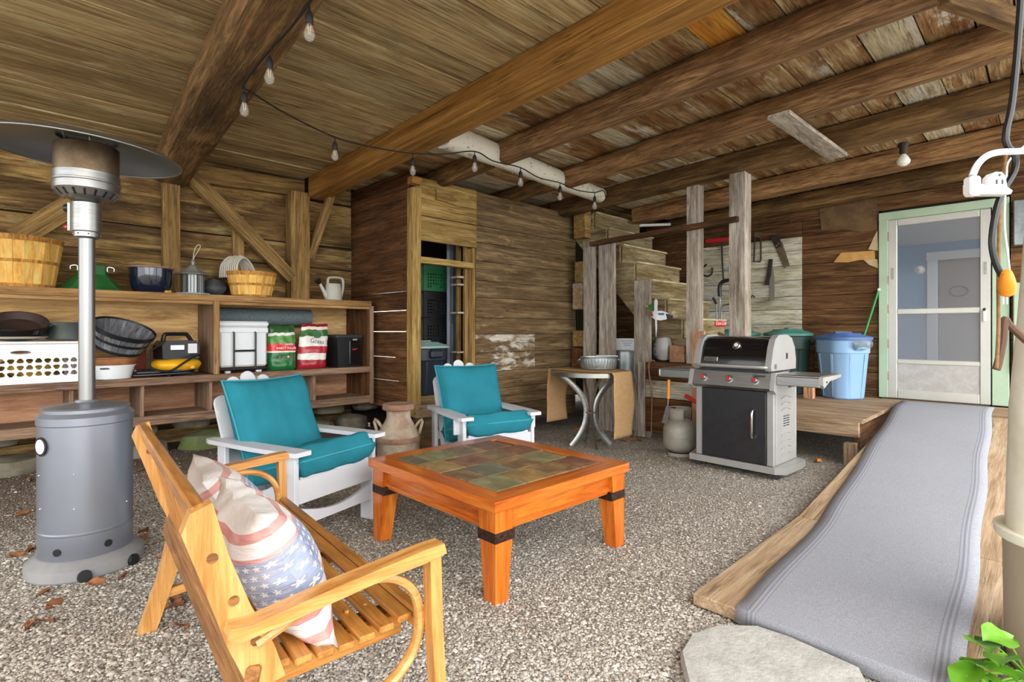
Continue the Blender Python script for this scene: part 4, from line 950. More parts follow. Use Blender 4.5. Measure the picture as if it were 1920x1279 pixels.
rn = solo('table_runner', MB().grid(runf(.56, .62), 60, 10), m_burlap, 'burlap runner hanging down both sides of the side table', 'table runner', smooth=True)
mo = rn.modifiers.new('thick', 'SOLIDIFY'); mo.thickness = .004; mo.offset = 0
tc_ = PZ(1122, 693, tz+.02)
tub = thing('metal_tub', 'oval galvanised tub with ribbed sides on the side table', 'tub', (tx+.05*1+.04, ty-.03, tz+.012), -44)
add('tub_wall', MB().shell([(.001, .004), (.17, .004), (.185, .115), (.193, .12), (.193, .126), (.187, .126), (.175, .02), (.001, .012)], 96, sx=1.0, sy=.68, fn=lambda a, z: 1+(.012*math.cos(a*40) if .01 < z < .11 else 0)), m_gal, tub, smooth=True, angle=60)
add('tub_body', MB().shell([(.172, .012), (.176, .03), (.184, .095), (.186, .105)], 160, sx=1.03, sy=.70, fn=lambda a, z: 1+.018*(1 if math.sin(a*34) > 0 else 0)*(1 if .02 < z < .1 else 0)), m_gal, tub, smooth=True, angle=30)
for s_ in (-1, 1): add('tub_handle', MB().tube(smoothpath([(s_*.192, -.04, .105), (s_*.21, -.03, .085), (s_*.21, .03, .085), (s_*.192, .04, .105)], 4), .005, 6), m_gal, tub, smooth=True)
tg = thing('tongs', 'grey metal tongs lying across the galvanised tub', 'tongs', (tx+.16, ty-.10, tz+.142), -40)
add('tong_arm', MB().bar((-.13, -.012, .012), (.10, 0, .0), .018, .004), m_steel, tg); add('tong_arm', MB().bar((-.13, .02, .01), (.10, .004, .004), .018, .004), m_steel, tg)
# ================================================================== GRILL
gr = thing('gas_grill', 'stainless and black three burner gas grill on the gravel', 'grill', (4.62, 1.84, 0), -92)
gr.scale = (.93, .95, .965)
gx = .35; gy = .25
add('bottom_shelf', MB().prism([(-.41, -.27), (.36, -.27), (.43, -.22), (.44, 0), (.43, .22), (.36, .27), (-.41, .27)], .055), m_cream, gr, T((0, 0, .08)))
for sx in (-1, 1):
    for sy in (-1, 1):
        cs = add('caster', MB().cyl((0, -.014, .03), (0, .014, .03), .03, n=16), m_darkg, gr, T((sx*.35, sy*.21, 0)))
        add('caster_fork', MB().box((0, 0, .06), (.03, .04, .04), None, .004), m_steel, cs)
for sx in (-1, 1):
    plank('front_post', V(sx*(gx-.03), -gy+.01, .11), V(sx*(gx-.03), -gy+.01, .73), .06, .04, m_cream, gr, up=(0, -1, 0), b=.006)
    add('side_panel', MB().box((sx*(gx-.012), .02, .42), (.02, .44, .62), None, .006), m_cream, gr)
plank('rear_panel', V(-gx, gy-.02, .42), V(gx, gy-.02, .42), .62, .015, m_cream, gr, up=(0, -1, 0))
dr = add('cabinet_door', MB().box((0, -gy-.002, .415), (.575, .03, .60), None, .006), plain('charcoal_door', '#2c2b2d', .35, .3, '#3a3a3c', 14, .4), gr)
add('door_handle', MB().tube(smoothpath([(.185, -gy-.02, .56), (.185, -gy-.05, .54), (.185, -gy-.056, .44), (.185, -gy-.05, .34), (.185, -gy-.02, .32)], 4), .011, 10), m_silver, dr, smooth=True)
for r_ in range(5):
    for c_ in range(2):
        add('vent_slot', MB().box((gx+.0, -.03+c_*.07+.0, .42+r_*.02), (.006, .05, .006)), m_black, gr)
for k, z in enumerate((.18, .235, .29, .345, .55, .60, .65)):
    add('rib', MB().tube([(gx, .10-.2*i/8+.0, z+.016*math.sin(math.pi*i/8)) for i in range(9)], .005, 6), m_cream, gr, smooth=True)
# control panel
pn = MB().prism([(-.30, .72), (-.335, .745), (-.30, .865), (-.05, .865), (-.05, .72)], .70, Matrix(((0, 0, 1, 0), (1, 0, 0, 0), (0, 1, 0, 0), (0, 0, 0, 1))))
cp_ = add('control_panel', pn, m_steel, gr)
for sx in (-1, 1): add('panel_end', MB().prism([(-.29, .70), (-.345, .735), (-.305, .872), (-.02, .872), (-.05, .70)], .035, Matrix(((0, 0, 1, sx*.365), (1, 0, 0, 0), (0, 1, 0, 0), (0, 0, 0, 1)))), m_cream, gr)
Mp = T((0, -.318, .808)) @ RX(90-16)
for k, x in enumerate((-.235, 0, .225)):
    kb = add('control_knob', MB().lathe([(.034, 0), (.034, .006), (.024, .008), (.022, .034), (.018, .037), (.001, .037)], 22), m_steel, gr, Mp @ T((x, -.005, 0)), smooth=True, angle=35)
    add('knob_mark', MB().lathe([(.016, .036), (.016, .039), (.001, .039)], 16), m_red, kb)
text('script_mark', 'Genesis', .034, m_black, cp_, Mp @ T((.245, .036, .003)), shear=.4)
# fire box and lid
add('fire_box', MB().box((0, -.02, .875), (.62, .46, .05), None, .01), m_darkg, gr)
lidp = [(-.27, .895), (-.275, .93), (-.235, 1.06), (-.20, 1.12), (-.14, 1.155), (.02, 1.165), (.12, 1.14), (.19, 1.06), (.215, .96), (.21, .895)]
A_ = Matrix(((0, 0, 1, 0), (1, 0, 0, 0), (0, 1, 0, 0), (0, 0, 0, 1)))
ld_ = add('lid', MB().prism(lidp, .60, A_), m_blackg, gr, smooth=True, angle=30)
for sx in (-1, 1):
    lp = [(-.30, .885), (-.31, .92), (-.262, 1.07), (-.22, 1.14), (-.15, 1.175), (.03, 1.18), (.135, 1.15), (.205, 1.07), (.232, .96), (.225, .885)]
    ec = add('lid_end_cap', MB().prism(lp, .05, Matrix(((0, 0, 1, sx*.322), (1, 0, 0, 0), (0, 1, 0, 0), (0, 0, 0, 1)))), m_cream, gr, smooth=True, angle=25)
    add('hinge_pin', MB().cyl((sx*.345, -.22, .92), (sx*.353, -.22, .92), .02, n=14), m_steel, ec)
    add('slot', MB().box((sx*.348, .02, 1.0), (.006, .035, .05), None, .003), m_black, ec)
add('lid_rim', MB().box((0, -.287, .905), (.60, .03, .022), None, .006), m_cream, gr)
add('lid_handle', MB().tube(smoothpath([(-.31, -.29, .91), (-.29, -.34, .915), (-.1, -.35, .915), (.1, -.35, .915), (.29, -.34, .915), (.31, -.29, .91)], 5), .013, 10), m_cream, gr, smooth=True)
Ml = T((0, -.262, .975)) @ RX(90-17)
th_ = add('thermometer', MB().lathe([(.034, 0), (.036, .006), (.03, .012), (.02, .012), (.001, .011)], 26), m_silver, ld_, T((.02, -.228, 1.085)) @ RX(90-30), smooth=True, angle=40)
add('thermometer_face', MB().lathe([(.018, .012), (.018, .0145), (.001, .0145)], 18), m_card, th_)
bg_ = add('badge', MB().box((0, 0, 0), (.13, .038, .006), None, .003), m_steel, ld_, T((-.20, -.268, .965)) @ RX(90-17))
text('badge_text', 'weber', .036, m_black, bg_, T((-.008, .0, .004)), ext=.0004)
# side shelves
for sx in (-1, 1):
    add('side_shelf', MB().box((sx*.545, -.07, .855), (.33, .42, .02), None, .006).box((sx*.545, -.285, .815), (.33, .02, .075), None, .006), m_steel, gr)
    if sx > 0: 
        e_ = add('shelf_end', MB().prism([(-.30, .86), (-.30, .80), (-.27, .775), (-.15, .82), (.12, .84), (.14, .862)], .03, Matrix(((0, 0, 1, .72), (1, 0, 0, 0), (0, 1, 0, 0), (0, 0, 0, 1)))), m_cream, gr)
        for y in (-.22, -.12): add('tool_hook', MB().box((.737, y, .82), (.006, .02, .012), None, .002), m_black, e_)
    else: add('shelf_end', MB().box((-.715, -.09, .82), (.02, .42, .075), None, .008), m_steel, gr)
# spatula, propane tank
spo = PX(1254, 712, 4.36)
sp2 = thing('spatula', 'orange handled spatula hanging from the grill side shelf', 'spatula', (4.36, spo.y, spo.z-.30), 0)
add('handle', MB().tube([(0, 0, .30), (0, .004, .13)], .013, 10), m_orange, sp2, smooth=True)
add('shaft', MB().tube([(0, .004, .13), (0, .01, .06)], .005, 6), m_steel, sp2); add('blade', MB().prism([(-.03, -.10), (.03, -.10), (.018, .06), (-.018, .06)], .003, RZ(90) @ RX(90)), m_steel, sp2, T((0, .02, .0)) @ RX(12))
pt = thing('propane_tank', 'grey propane tank standing on gravel next to the grill', 'gas bottle', (4.66, 2.47, 0), 20)
add('foot_ring', MB().shell([(.115, 0), (.115, .03), (.108, .03), (.108, 0)], 32), m_tank, pt, smooth=True, angle=40)
add('tank_shell', MB().lathe([(.001, .02), (.08, .03), (.13, .06), (.152, .10), (.153, .17), (.155, .172), (.155, .178), (.153, .18), (.152, .25), (.135, .30), (.09, .335), (.03, .35), (.001, .35)], 40), m_tank, pt, smooth=True, angle=40)
for a0 in (-70, 110):
    cr = MB().grid(lambda u, v: (.098*math.cos(math.radians(a0+100*u))*(1+.06*v), .098*math.sin(math.radians(a0+100*u))*(1+.06*v), .325+.115*v), 12, 3)
    cl_ = add('collar_plate', cr, m_tank, pt, smooth=True); cm = cl_.modifiers.new('t', 'SOLIDIFY'); cm.thickness = .004
add('collar_rim', MB().tube([(.104*math.cos(i*.2618), .104*math.sin(i*.2618), .44) for i in range(24)], .006, 6, closed=True), m_tank, pt, smooth=2)
add('valve', MB().cyl((0, 0, .35), (0, 0, .40), .018, n=12).cyl((-.05, 0, .38), (.05, 0, .38), .016, n=12).cyl((0, 0, .40), (0, 0, .425), .026, n=10), m_darkg, pt)
# ================================================================== SHELF UNIT
SYF, SYB = 5.0, 5.5
ZT, ZL, ZB = 1.455, .80, .44
su = thing('shelf_unit', 'long built in wooden storage shelf along the back wall', 'shelf', (1.3, 5.25, .44))
o0 = V(1.3, 5.25, .44)
def SP(*a): return V(*a)-o0
xL, xR = -.75, 2.86
plank('top_shelf', SP(xL, 5.25, ZT-.0), SP(xR, 5.25, ZT-.0), .50, .035, w_shelf, su)
plank('top_edge', SP(xL, 4.99, ZT-.008), SP(xR, 4.99, ZT-.008), .02, .055, w_shelf, su)
plank('shelf_cleat', SP(xL, 5.02, ZT-.045), SP(xR, 5.02, ZT-.045), .03, .035, w_shelf, su)
plank('lower_shelf', SP(xL, 5.25, ZL-.02), SP(xR, 5.25, ZL-.02), .50, .03, w_shelf2, su)
plank('lower_edge', SP(xL, 4.985, ZL-.03), SP(xR, 4.985, ZL-.03), .025, .06, w_shelf2, su)
plank('bottom_board', SP(xL, 5.2, ZB+.03), SP(xR, 5.2, ZB+.03), .40, .04, w_shelf2, su)
plank('bottom_edge', SP(xL, 4.995, ZB+.02), SP(xR, 4.995, ZB+.02), .02, .075, w_shelf2, su)
x_ = PY(405, 600, SYF).x
for xa, xb in ((xL, x_), (x_+.02, xR)):
    plank('back_panel', SP(xa, 5.51, 1.11), SP(xb, 5.51, 1.11), .64, .012, w_ply2, su, up=(0, -1, 0))
for xa, xb in ((xL, .55), (.555, 1.75), (1.755, xR)):
    plank('lower_back_panel', SP(xa, 5.49, .62), SP(xb, 5.49, .62), .30, .012, w_ply, su, up=(0, -1, 0))
plank('divider', SP(x_, 5.25, ZL), SP(x_, 5.25, ZT-.02), .48, .03, w_shelf2, su, up=(1, 0, 0))
plank('divider_face', SP(x_, 4.985, ZL), SP(x_, 4.985, ZT-.03), .045, .02, w_shelf, su, up=(0, -1, 0))
for px in (135, 268, 397, 592):
    xx = PY(px, 740, SYF).x
    plank('lower_divider', SP(xx, 5.25, ZB+.05), SP(xx, 5.25, ZL-.04), .46, .025, w_shelf2, su, up=(1, 0, 0))
plank('end_panel', SP(xR-.012, 5.25, ZB), SP(xR-.012, 5.25, ZT-.02), .48, .02, w_side, su, up=(1, 0, 0))
plank('end_post', SP(xR, 4.985, ZB-.03), SP(xR, 4.985, ZT-.03), .04, .03, w_shelf2, su, up=(0, -1, 0))
ZU = ZT+.018; ZW = ZL-.004
def sx(px, y=5.22, py=600): return PY(px, py, y).x
# ---- bushel baskets
def basket(loc, r0, r1, h, label, m, hoop, nst=26, tilt=(0, 0, 0), name='bushel_basket'):
    t = thing(name, label, 'basket', loc); t.rotation_euler = tilt
    w = 2*math.pi*r1/nst*1.04
    sl_ = math.atan2(r1-r0, h)
    me = mesh('stave', MB().add([(-w/2*r0/r1, -.002, 0), (w/2*r0/r1, -.002, 0), (w/2, -.002, h/math.cos(sl_)), (-w/2, -.002, h/math.cos(sl_)), (-w/2*r0/r1, .003, 0), (w/2*r0/r1, .003, 0), (w/2, .003, h/math.cos(sl_)), (-w/2, .003, h/math.cos(sl_))],
        [(0,1,2,3),(7,6,5,4),(0,4,5,1),(1,5,6,2),(2,6,7,3),(3,7,4,0)]), m)
    for k in range(nst):
        a = 360*k/nst; r = .004*(k % 2)
        place('stave', me, t, RZ(a) @ T((0, -r0-r, 0)) @ RX(math.degrees(sl_)))
    for f, hw in ((.03, .016), (.5, .014), (.93, .024)):
        q = r0+(r1-r0)*f+.006; q2 = r0+(r1-r0)*(f+hw/h)+.006
        add('hoop', MB().shell([(q, h*f-hw/2), (q+.004, h*f-hw/2), (q2+.004, h*f+hw), (q2, h*f+hw)], 40), hoop, t, smooth=True, angle=40)
    add('basket_floor', MB().lathe([(r0*.98, .004), (r0*.98, .012), (.001, .012)], 28), m, t)
    return t
w_hoop = wood('basket_hoop_wood', '#7d5020', '#b07c38', '#cf9f5c', knots=0, axis=2, gl=3, gc=20)
basket((sx(31, 5.24), 5.24, ZU), .20, .255, .36, 'large empty bushel basket at the shelf end near the heater', w_bask, w_hoop)
basket((sx(472, 5.22), 5.22, ZU), .155, .205, .225, 'small bushel basket holding grey cotton gloves', w_bask, w_hoop, 22)
gv = thing('cotton_mop', 'grey cotton mop head sticking out of the small bushel basket', 'mop', (sx(447, 5.25), 5.25, ZU+.16), 20)
for k in range(9):
    a = (k-4)*.022
    add('strand', MB().tube(smoothpath([(-.10, a*1.3, .02), (-.09, a*1.2, .14), (-.01, a, .20+.01*(k % 3)), (.08, a*.8, .15), (.12+.012*(k % 4), a*1.1, .03)], 4), .008, 6), m_gloves, gv, smooth=True)
# ---- green flared shade
gs = thing('green_shade', 'green flared metal shade with wire bails on the top shelf', 'shade', (sx(173, 5.25), 5.25, ZU)); gs.scale = (.88, .88, 1)
add('shade_skirt', MB().lathe([(.245, 0), (.25, .012), (.21, .035), (.15, .10), (.115, .13), (.11, .20), (.09, .21), (.001, .21)], 8), m_grshade, gs)
for s_ in (-1, 1): add('wire_bail', MB().tube(smoothpath([(s_*.105, -.02, .16), (s_*.108, -.02, .195), (s_*.15, -.02, .19), (s_*.152, -.02, .165)], 4), .003, 6), m_silver, gs, smooth=True)
# ---- navy pot
np_ = thing('navy_pot', 'glossy navy glazed flower pot beside the wall stud', 'pot', (sx(283, 5.22), 5.22, ZU))
add('pot_body', MB().lathe([(.11, 0), (.12, .01), (.143, .07), (.15, .15), (.153, .205), (.15, .205), (.14, .12), (.09, .02), (.001, .015)], 40), m_bluepot, np_, smooth=True, angle=40)
add('pot_rim', MB().lathe([(.152, .203), (.165, .207), (.165, .218), (.148, .218), (.146, .2)], 40), m_rust, np_, smooth=True, angle=40)
solo('wine_cork', MB().lathe([(.001, -.02), (.011, -.02), (.012, .02), (.001, .02)], 12, T((0, 0, .012)) @ RY(90)), w_bask, 'pale cork lying between the navy pot and the lantern', 'cork', (sx(315, 5.04), 5.04, ZU), 20, smooth=True)
# ---- lantern bird feeder
ln = thing('lantern_feeder', 'grey pagoda roofed lantern feeder with a wire loop', 'lantern', (sx(362, 5.18), 5.18, ZU), 12)
add('lantern_base', MB().lathe([(.13, 0), (.135, .008), (.13, .018), (.001, .018)], 8), plain('bluegrey_base', '#8fa2a8', .5), ln)
bd = add('lantern_body', MB().lathe([(.075, .018), (.075, .175), (.001, .175)], 6, RZ(30)), m_lant, ln)
for k in range(6):
    a = math.radians(60*k+30); c, s = math.cos(a), math.sin(a)
    add('corner_bar', MB().bar((.076*c, .076*s, .018), (.076*c, .076*s, .178), .012, .012), m_darkg, ln)
    for j in range(2):
        a2 = math.radians(60*k+60); u = V(-math.sin(a2), math.cos(a2), 0); p = V(math.cos(a2)*.0665, math.sin(a2)*.0665, 0)
        add('muntin', MB().bar(p+u*(-.012+.024*j)+V(0, 0, .02), p+u*(-.012+.024*j)+V(0, 0, .17), .004, .004), m_darkg, ln)
add('lantern_roof', MB().lathe([(.135, .175), (.138, .18), (.09, .20), (.055, .225), (.03, .25), (.014, .262), (.014, .28), (.018, .29), (.008, .305), (.001, .306)], 6, RZ(30)), plain('grey_roof', '#8b8f88', .5, .3), ln)
add('wire_loop', MB().tube(smoothpath([(0, 0, .30), (.015, 0, .34), (.05, 0, .40), (.06, 0, .43), (.045, 0, .44), (.02, 0, .41), (.004, 0, .35), (0, 0, .30)], 5), .003, 6), m_gloves, ln, smooth=True)
sp_ = thing('tarp_bundle', 'dark grey folded tarp behind the lantern', 'tarp', (sx(402, 5.36), 5.36, ZU))
add('tarp_fold', MB().rock((0, 0, .085), (.26, .2, .2), 4, 14, .35), m_darkg, sp_, smooth=True)
# ---- watering can
wc = thing('watering_can', 'pale grey plastic watering can at the shelf end by the shed', 'watering can', (sx(625, 5.16), 5.16, ZU), 0)
add('can_body', MB().lathe([(.082, 0), (.088, .01), (.078, .16), (.07, .175), (.001, .18)], 28, sx=1, sy=.8), m_wcan, wc, smooth=True, angle=40)
add('can_handle', MB().tube(smoothpath([(-.06, 0, .165), (-.055, 0, .225), (.0, 0, .24), (.085, 0, .235), (.105, 0, .2), (.10, 0, .12), (.08, 0, .04)], 5), .013, 8, flat=(1, 1.4)), m_wcan, wc, smooth=True)
add('spout', MB().tube([(-.07, 0, .04), (-.11, 0, .11), (-.145, 0, .175)], [.026, .018, .013], 12), m_wcan, wc, smooth=True)
add('spout_rose', MB().cyl((-.14, 0, .168), (-.17, 0, .205), .016, .038, n=16), m_black, wc, smooth=True)
# ---- laundry basket
w0 = sx(-40, 5.08); w1 = sx(152, 5.02); bw_ = (w1-w0)
lb = thing('laundry_basket', 'white plastic laundry basket with rounded triangle holes', 'basket', ((w0+w1)/2, 5.17, ZW))
h_ = .29; hw_ = bw_/2
hs = []
for r_ in range(3):
    for k in range(int(bw_/.048)-1):
        cx, cy = -hw_+.06+k*.048, .05+.046*r_+.02; up_ = 1 if (k+r_) % 2 else -1
        hs.append([(cx+.019*math.cos(a)*(1-.12*math.cos(3*a-up_*math.pi/2)), cy+.017*math.sin(a)*(1-.15*math.cos(3*a-up_*math.pi/2))) for a in [2*math.pi*i/10 for i in range(10)]])
hs.append([(-.06*1+hw_*.0+.055*math.cos(a), .222+.013*math.sin(a)) for a in [2*math.pi*i/14 for i in range(14)]])
me = holes([(-hw_+.012, 0), (hw_-.012, 0), (hw_, h_), (-hw_, h_)], hs, .004); me.materials.append(m_white)
place('basket_wall', me, lb, T((0, -.155, 0)) @ RX(90-3)); place('basket_wall', me, lb, T((0, .155, 0)) @ RX(90+3))
for s_ in (-1, 1): add('basket_end', MB().box((s_*(hw_-.006), 0, h_/2), (.004, .31, h_)), m_white, lb)
add('basket_floor', MB().box((0, 0, .004), (bw_-.03, .30, .005)), m_white, lb)
add('basket_rim', MB().box((0, -.172, h_), (bw_+.03, .024, .014), None, .004), m_white, lb); add('basket_rim', MB().box((0, .172, h_), (bw_+.03, .024, .014), None, .004), m_white, lb)
for s_ in (-1, 1): add('basket_rim', MB().box((s_*(hw_+.003), 0, h_), (.024, .33, .014), None, .004), m_white, lb)
gt = thing('yellow_bag', 'crumpled yellow and black sack lying inside the laundry basket', 'sack', ((w0+w1)/2, 5.17, ZW+.012))
add('sack_body', MB().rock((0, 0, .09), (bw_*.8, .24, .18), 9, 14, .3), plain('yellow_sack', '#b8902c', .6, 0, '#3b3a34', 9, .9), gt, smooth=True)
zb_ = ZW+h_+.016
p1_ = thing('wash_pans', 'stacked black enamel pans on the laundry basket', 'pans', (sx(30, 5.14), 5.14, zb_), 0)
add('pan_rim_plate', MB().lathe([(.13, 0), (.17, .02), (.175, .026), (.165, .026), (.12, .008), (.001, .008)], 36), plain('cream_enamel', '#b9b3a0', .4), p1_, smooth=True)
add('roasting_pan', MB().shell([(.001, .0), (.145, .0), (.17, .075), (.185, .08), (.185, .086), (.165, .086), (.14, .012), (.001, .01)], 40, sx=1.05), m_blackg, p1_, T((0, 0, .03)) @ RX(14), smooth=True, angle=40)
add('frying_pan', MB().shell([(.001, .0), (.13, .0), (.165, .045), (.17, .05), (.16, .05), (.125, .01), (.001, .01)], 40), plain('speckled_enamel', '#2a2c2a', .35, 0, '#6a4038', 3, .6), p1_, T((.01, .02, .085)) @ RX(28), smooth=True, angle=40)
solo('tin_pot', MB().lathe([(.115, 0), (.12, .01), (.122, .125), (.126, .13), (.118, .13), (.11, .02), (.001, .02)], 36), m_tin, 'dull round tin pot standing on the laundry basket', 'pot', (sx(124, 5.2), 5.2, zb_), smooth=True, angle=40)
# ---- tubs beside the heater pole
fx = sx(212, 5.14)
tu = thing('white_tub', 'white oblong plastic tub under the rusty pan', 'tub', (fx, 5.14, ZW))
add('tub_wall', MB().shell([(.001, .002), (.13, .002), (.155, .10), (.165, .102), (.165, .108), (.152, .108), (.125, .01), (.001, .008)], 40, sx=.9, sy=.75), m_cool, tu, smooth=True, angle=40)
add('grip_slot', MB().box((-.06, -.106, .085), (.07, .006, .012), None, .002), m_darkg, tu)
solo('rusty_pan', MB().shell([(.001, 0), (.135, 0), (.15, .05), (.165, .055), (.165, .06), (.145, .06), (.13, .008), (.001, .008)], 40, sx=1, sy=.8), m_terra, 'rust brown pan stacked on the white tub', 'pan', (fx+.01, 5.14, ZW+.108), smooth=True, angle=40)
basket((fx+.03, 5.15, ZW+.24), .15, .20, .16, 'tilted grey half barrel planter with black rim', w_bask2, m_black, 22, (math.radians(22), math.radians(14), 0), 'barrel_planter')
solo('red_box', MB().box((0, 0, .12), (.10, .18, .24), None, .006), plain('dark_red_card', '#6e2618', .7), 'dark red carton behind the white tub', 'box', (fx+.17, 5.34, ZW), 14)
# ---- compressor
cx_ = sx(330, 5.18)
cm_ = thing('air_compressor', 'yellow and black pancake air compressor', 'compressor', (cx_, 5.17, ZW), 8)
add('tank', MB().lathe([(.001, .03), (.12, .035), (.165, .055), (.182, .085), (.182, .10), (.165, .125), (.12, .14), (.001, .145)], 44), m_yel, cm_, smooth=True, angle=50)
for k in range(4):
    a = math.radians(45+90*k); add('foot', MB().cyl((.12*math.cos(a), .12*math.sin(a), 0), (.12*math.cos(a), .12*math.sin(a), .045), .018, .022, n=12), m_black, cm_)
add('motor_shroud', MB().prism([(-.135, .14), (.14, .14), (.145, .24), (.12, .29), (-.11, .29), (-.14, .25)], .20, RX(90)), m_black, cm_)
add('carry_handle', MB().tube(smoothpath([(-.10, 0, .28), (-.09, 0, .335), (-.06, 0, .345), (.06, 0, .345), (.085, 0, .335), (.12, 0, .28)], 4), .016, 8, flat=(1, 1.5)), m_black, cm_, smooth=True)
add('sticker', MB().box((.085, -.103, .225), (.07, .004, .08)), m_card, cm_); add('name_plate', MB().box((-.03, -.103, .235), (.10, .004, .035)), m_silver, cm_)
add('drain_valve', MB().box((.05, -.185, .075), (.03, .03, .03), None, .004), m_yel, cm_)
hp = [(-.14, -.08, .26), (-.21, -.06, .2), (-.22, -.1, .08), (-.12, -.185, .05), (-.02, -.20, .11), (.1, -.15, .17), (.16, -.05, .15)]
add('air_hose', MB().tube(smoothpath(hp, 5), .009, 8), m_black, cm_, smooth=True)
hz = thing('black_hose', 'coiled black hose lying in front of the compressor', 'hose', (cx_-.1, 5.06, ZW))
add('hose_coil', MB().tube([((.20+.012*math.sin(k*.9))*math.cos(k*.35), .05*math.sin(k*.35), .010+.0011*k) for k in range(46)], .009, 6), m_black, hz, smooth=True)
# ---- cooler
c0, c1 = sx(409, 5.04), sx(505, 5.04); cw = c1-c0
co = thing('cooler', 'white hard cooler standing in a black metal rack', 'cooler', ((c0+c1)/2, 5.20, ZW+.02)); co.scale = (1, 1, 1.1)
add('cooler_body', MB().box((0, 0, .185), (cw*.93, .30, .31), None, .015), m_cool, co); add('cooler_collar', MB().box((0, 0, .325), (cw*.98, .315, .05), None, .01), m_cool, co)
add('cooler_lid', MB().box((0, 0, .375), (cw, .32, .045), None, .014), m_cool, co)
hf = lambda P: MB().tube(P, .008, 8)
for x in (-.09, .09):
    add('rack_bar', hf([(x, -.15, .31), (x, -.172, .305), (x, -.172, .01)]), m_black, co, smooth=True)
add('rack_bar', hf([(-.09, -.172, .16), (.09, -.172, .16)]), m_black, co); add('rack_bar', hf([(-cw*.5, -.172, .012), (cw*.5, -.172, .012)]), m_black, co)
for x in (-.13, .13): add('foot', MB().lathe([(.02, -.02), (.026, -.012), (.026, 0), (.001, 0)], 14), m_cool, co, T((x, -.13, 0)), smooth=True)
# ---- carpet roll
x0_, x1_ = sx(408, 5.40), sx(583, 5.36)
solo('carpet_roll', MB().tube([(x0_-.0, 5.415, 0), (x1_, 5.39, 0)], .085, 28), m_rug2, 'rolled grey carpet lying behind the cooler and bags', 'carpet', (0, 0, 1.30), smooth=True, angle=40)
# ---- bags
def bag(name, px0, px1, h, cols, label, lean=0):
    a, b = sx(px0, 5.1), sx(px1, 5.1); w = b-a; s = NT(name+'_print'); uv = s.n('UVMap').outputs[0]; sp = s.n('SeparateXYZ'); s.l(uv, sp.inputs[0])
    tcn = s.n('TexCoord').outputs['Object']; nz = s.noise(tcn, 4, 3, .5); v = s.math('ADD', sp.outputs[1], s.math('MULTIPLY', s.math('SUBTRACT', nz, .5), cols[0]))
    c = s.ramp(v, cols[1], 'CONSTANT'); s.l(c, s.b.inputs['Base Color']); s.b.inputs['Roughness'].default_value = .25
    s.bump(s.noise(tcn, 14, 4, .6), .4, .02)
    t = thing(name, label, 'bag', ((a+b)/2, 5.13, ZW), 0)
    def mk(sg):
        def f(u, v):
            th = .16*(1-v)**.55*(1-abs(2*u-1)**3)**.5*.5+.004
            if v < .06: th *= .6+.4*v/.06
            x = (u-.5)*w*(1+.06*math.sin(v*3.1))*(1-.1*v)+lean*v+.01*noise.noise((u*4, v*5, 3))
            return (x, -sg*th+.012*noise.noise((u*5, v*6, sg)), v*h+.012*noise.noise((u*6, v*2, 7))*(v > .7))
        return f
    add('bag_skin', MB().grid(mk(1), 16, 18, uv=True).grid(mk(-1), 16, 18, flip=True, uv=True), s.m, t, smooth=2)
    return t, w
b1_, w1_ = bag('lawn_bag', 503, 556, .42, (.02, [(0, '#1f6a34'), (.40, '#e8e8e4'), (.43, '#d8372b'), (.60, '#4d8a3a'), (.78, '#e2e2da'), (.84, '#2f5a2a')]), 'green and red bag of lawn insect killer')
text('print_text', 'LAWN', .026, m_white, b1_, T((.03, -.104, .245)) @ RX(80)); text('print_text', 'INSECT KILLER', .028, m_white, b1_, T((.005, -.108, .21)) @ RX(80))
for k in range(4): add('print_dot', MB().lathe([(.011, 0), (.011, .002), (.001, .002)], 12), [m_terra, m_terra, m_sheet, m_redd][k], b1_, T((-.06+k*.04, -.112, .13)) @ RX(82))
b2_, w2_ = bag('seed_bag', 558, 612, .44, (.12, [(0, '#a32430'), (.20, '#e6e2da'), (.34, '#b02a34'), (.50, '#ece8e0'), (.72, '#3d6b35'), (.86, '#e6dcd0'), (.93, '#8d2028')]), 'red and white torn topped bag of grass seed', lean=.04)
text('print_text', 'Grass', .06, m_black, b2_, T((.015, -.108, .27)) @ RX(78) @ RZ(-8))
add('round_logo', MB().lathe([(.034, 0), (.034, .002), (.001, .002)], 18, sx=1.3), m_grshade, b2_, T((.02, -.095, .335)) @ RX(78))
bb = thing('black_bin', 'black plastic tote with a red mark at the shelf end', 'tote', (sx(643, 5.18), 5.19, ZW), 6); bb.scale = (1, 1, 1.25)
add('tote_body', MB().prism([(-.13, 0), (.13, 0), (.145, .24), (-.145, .24)], .26, RX(90)), m_black, bb); add('tote_lid', MB().box((0, 0, .252), (.30, .275, .028), None, .008), m_darkg, bb)
add('tote_panel', MB().box((.055, -.138, .12), (.13, .016, .20), None, .006), m_blackg, bb); add('latch', MB().box((.05, -.15, .225), (.05, .008, .014), None, .002), m_cream, bb)
add('red_mark', MB().tube([(.015, -.148, .148), (.04, -.149, .142), (.06, -.149, .148), (.09, -.148, .152)], [.002, .005, .005, .001], 6, flat=(1, .4)), m_red, bb)
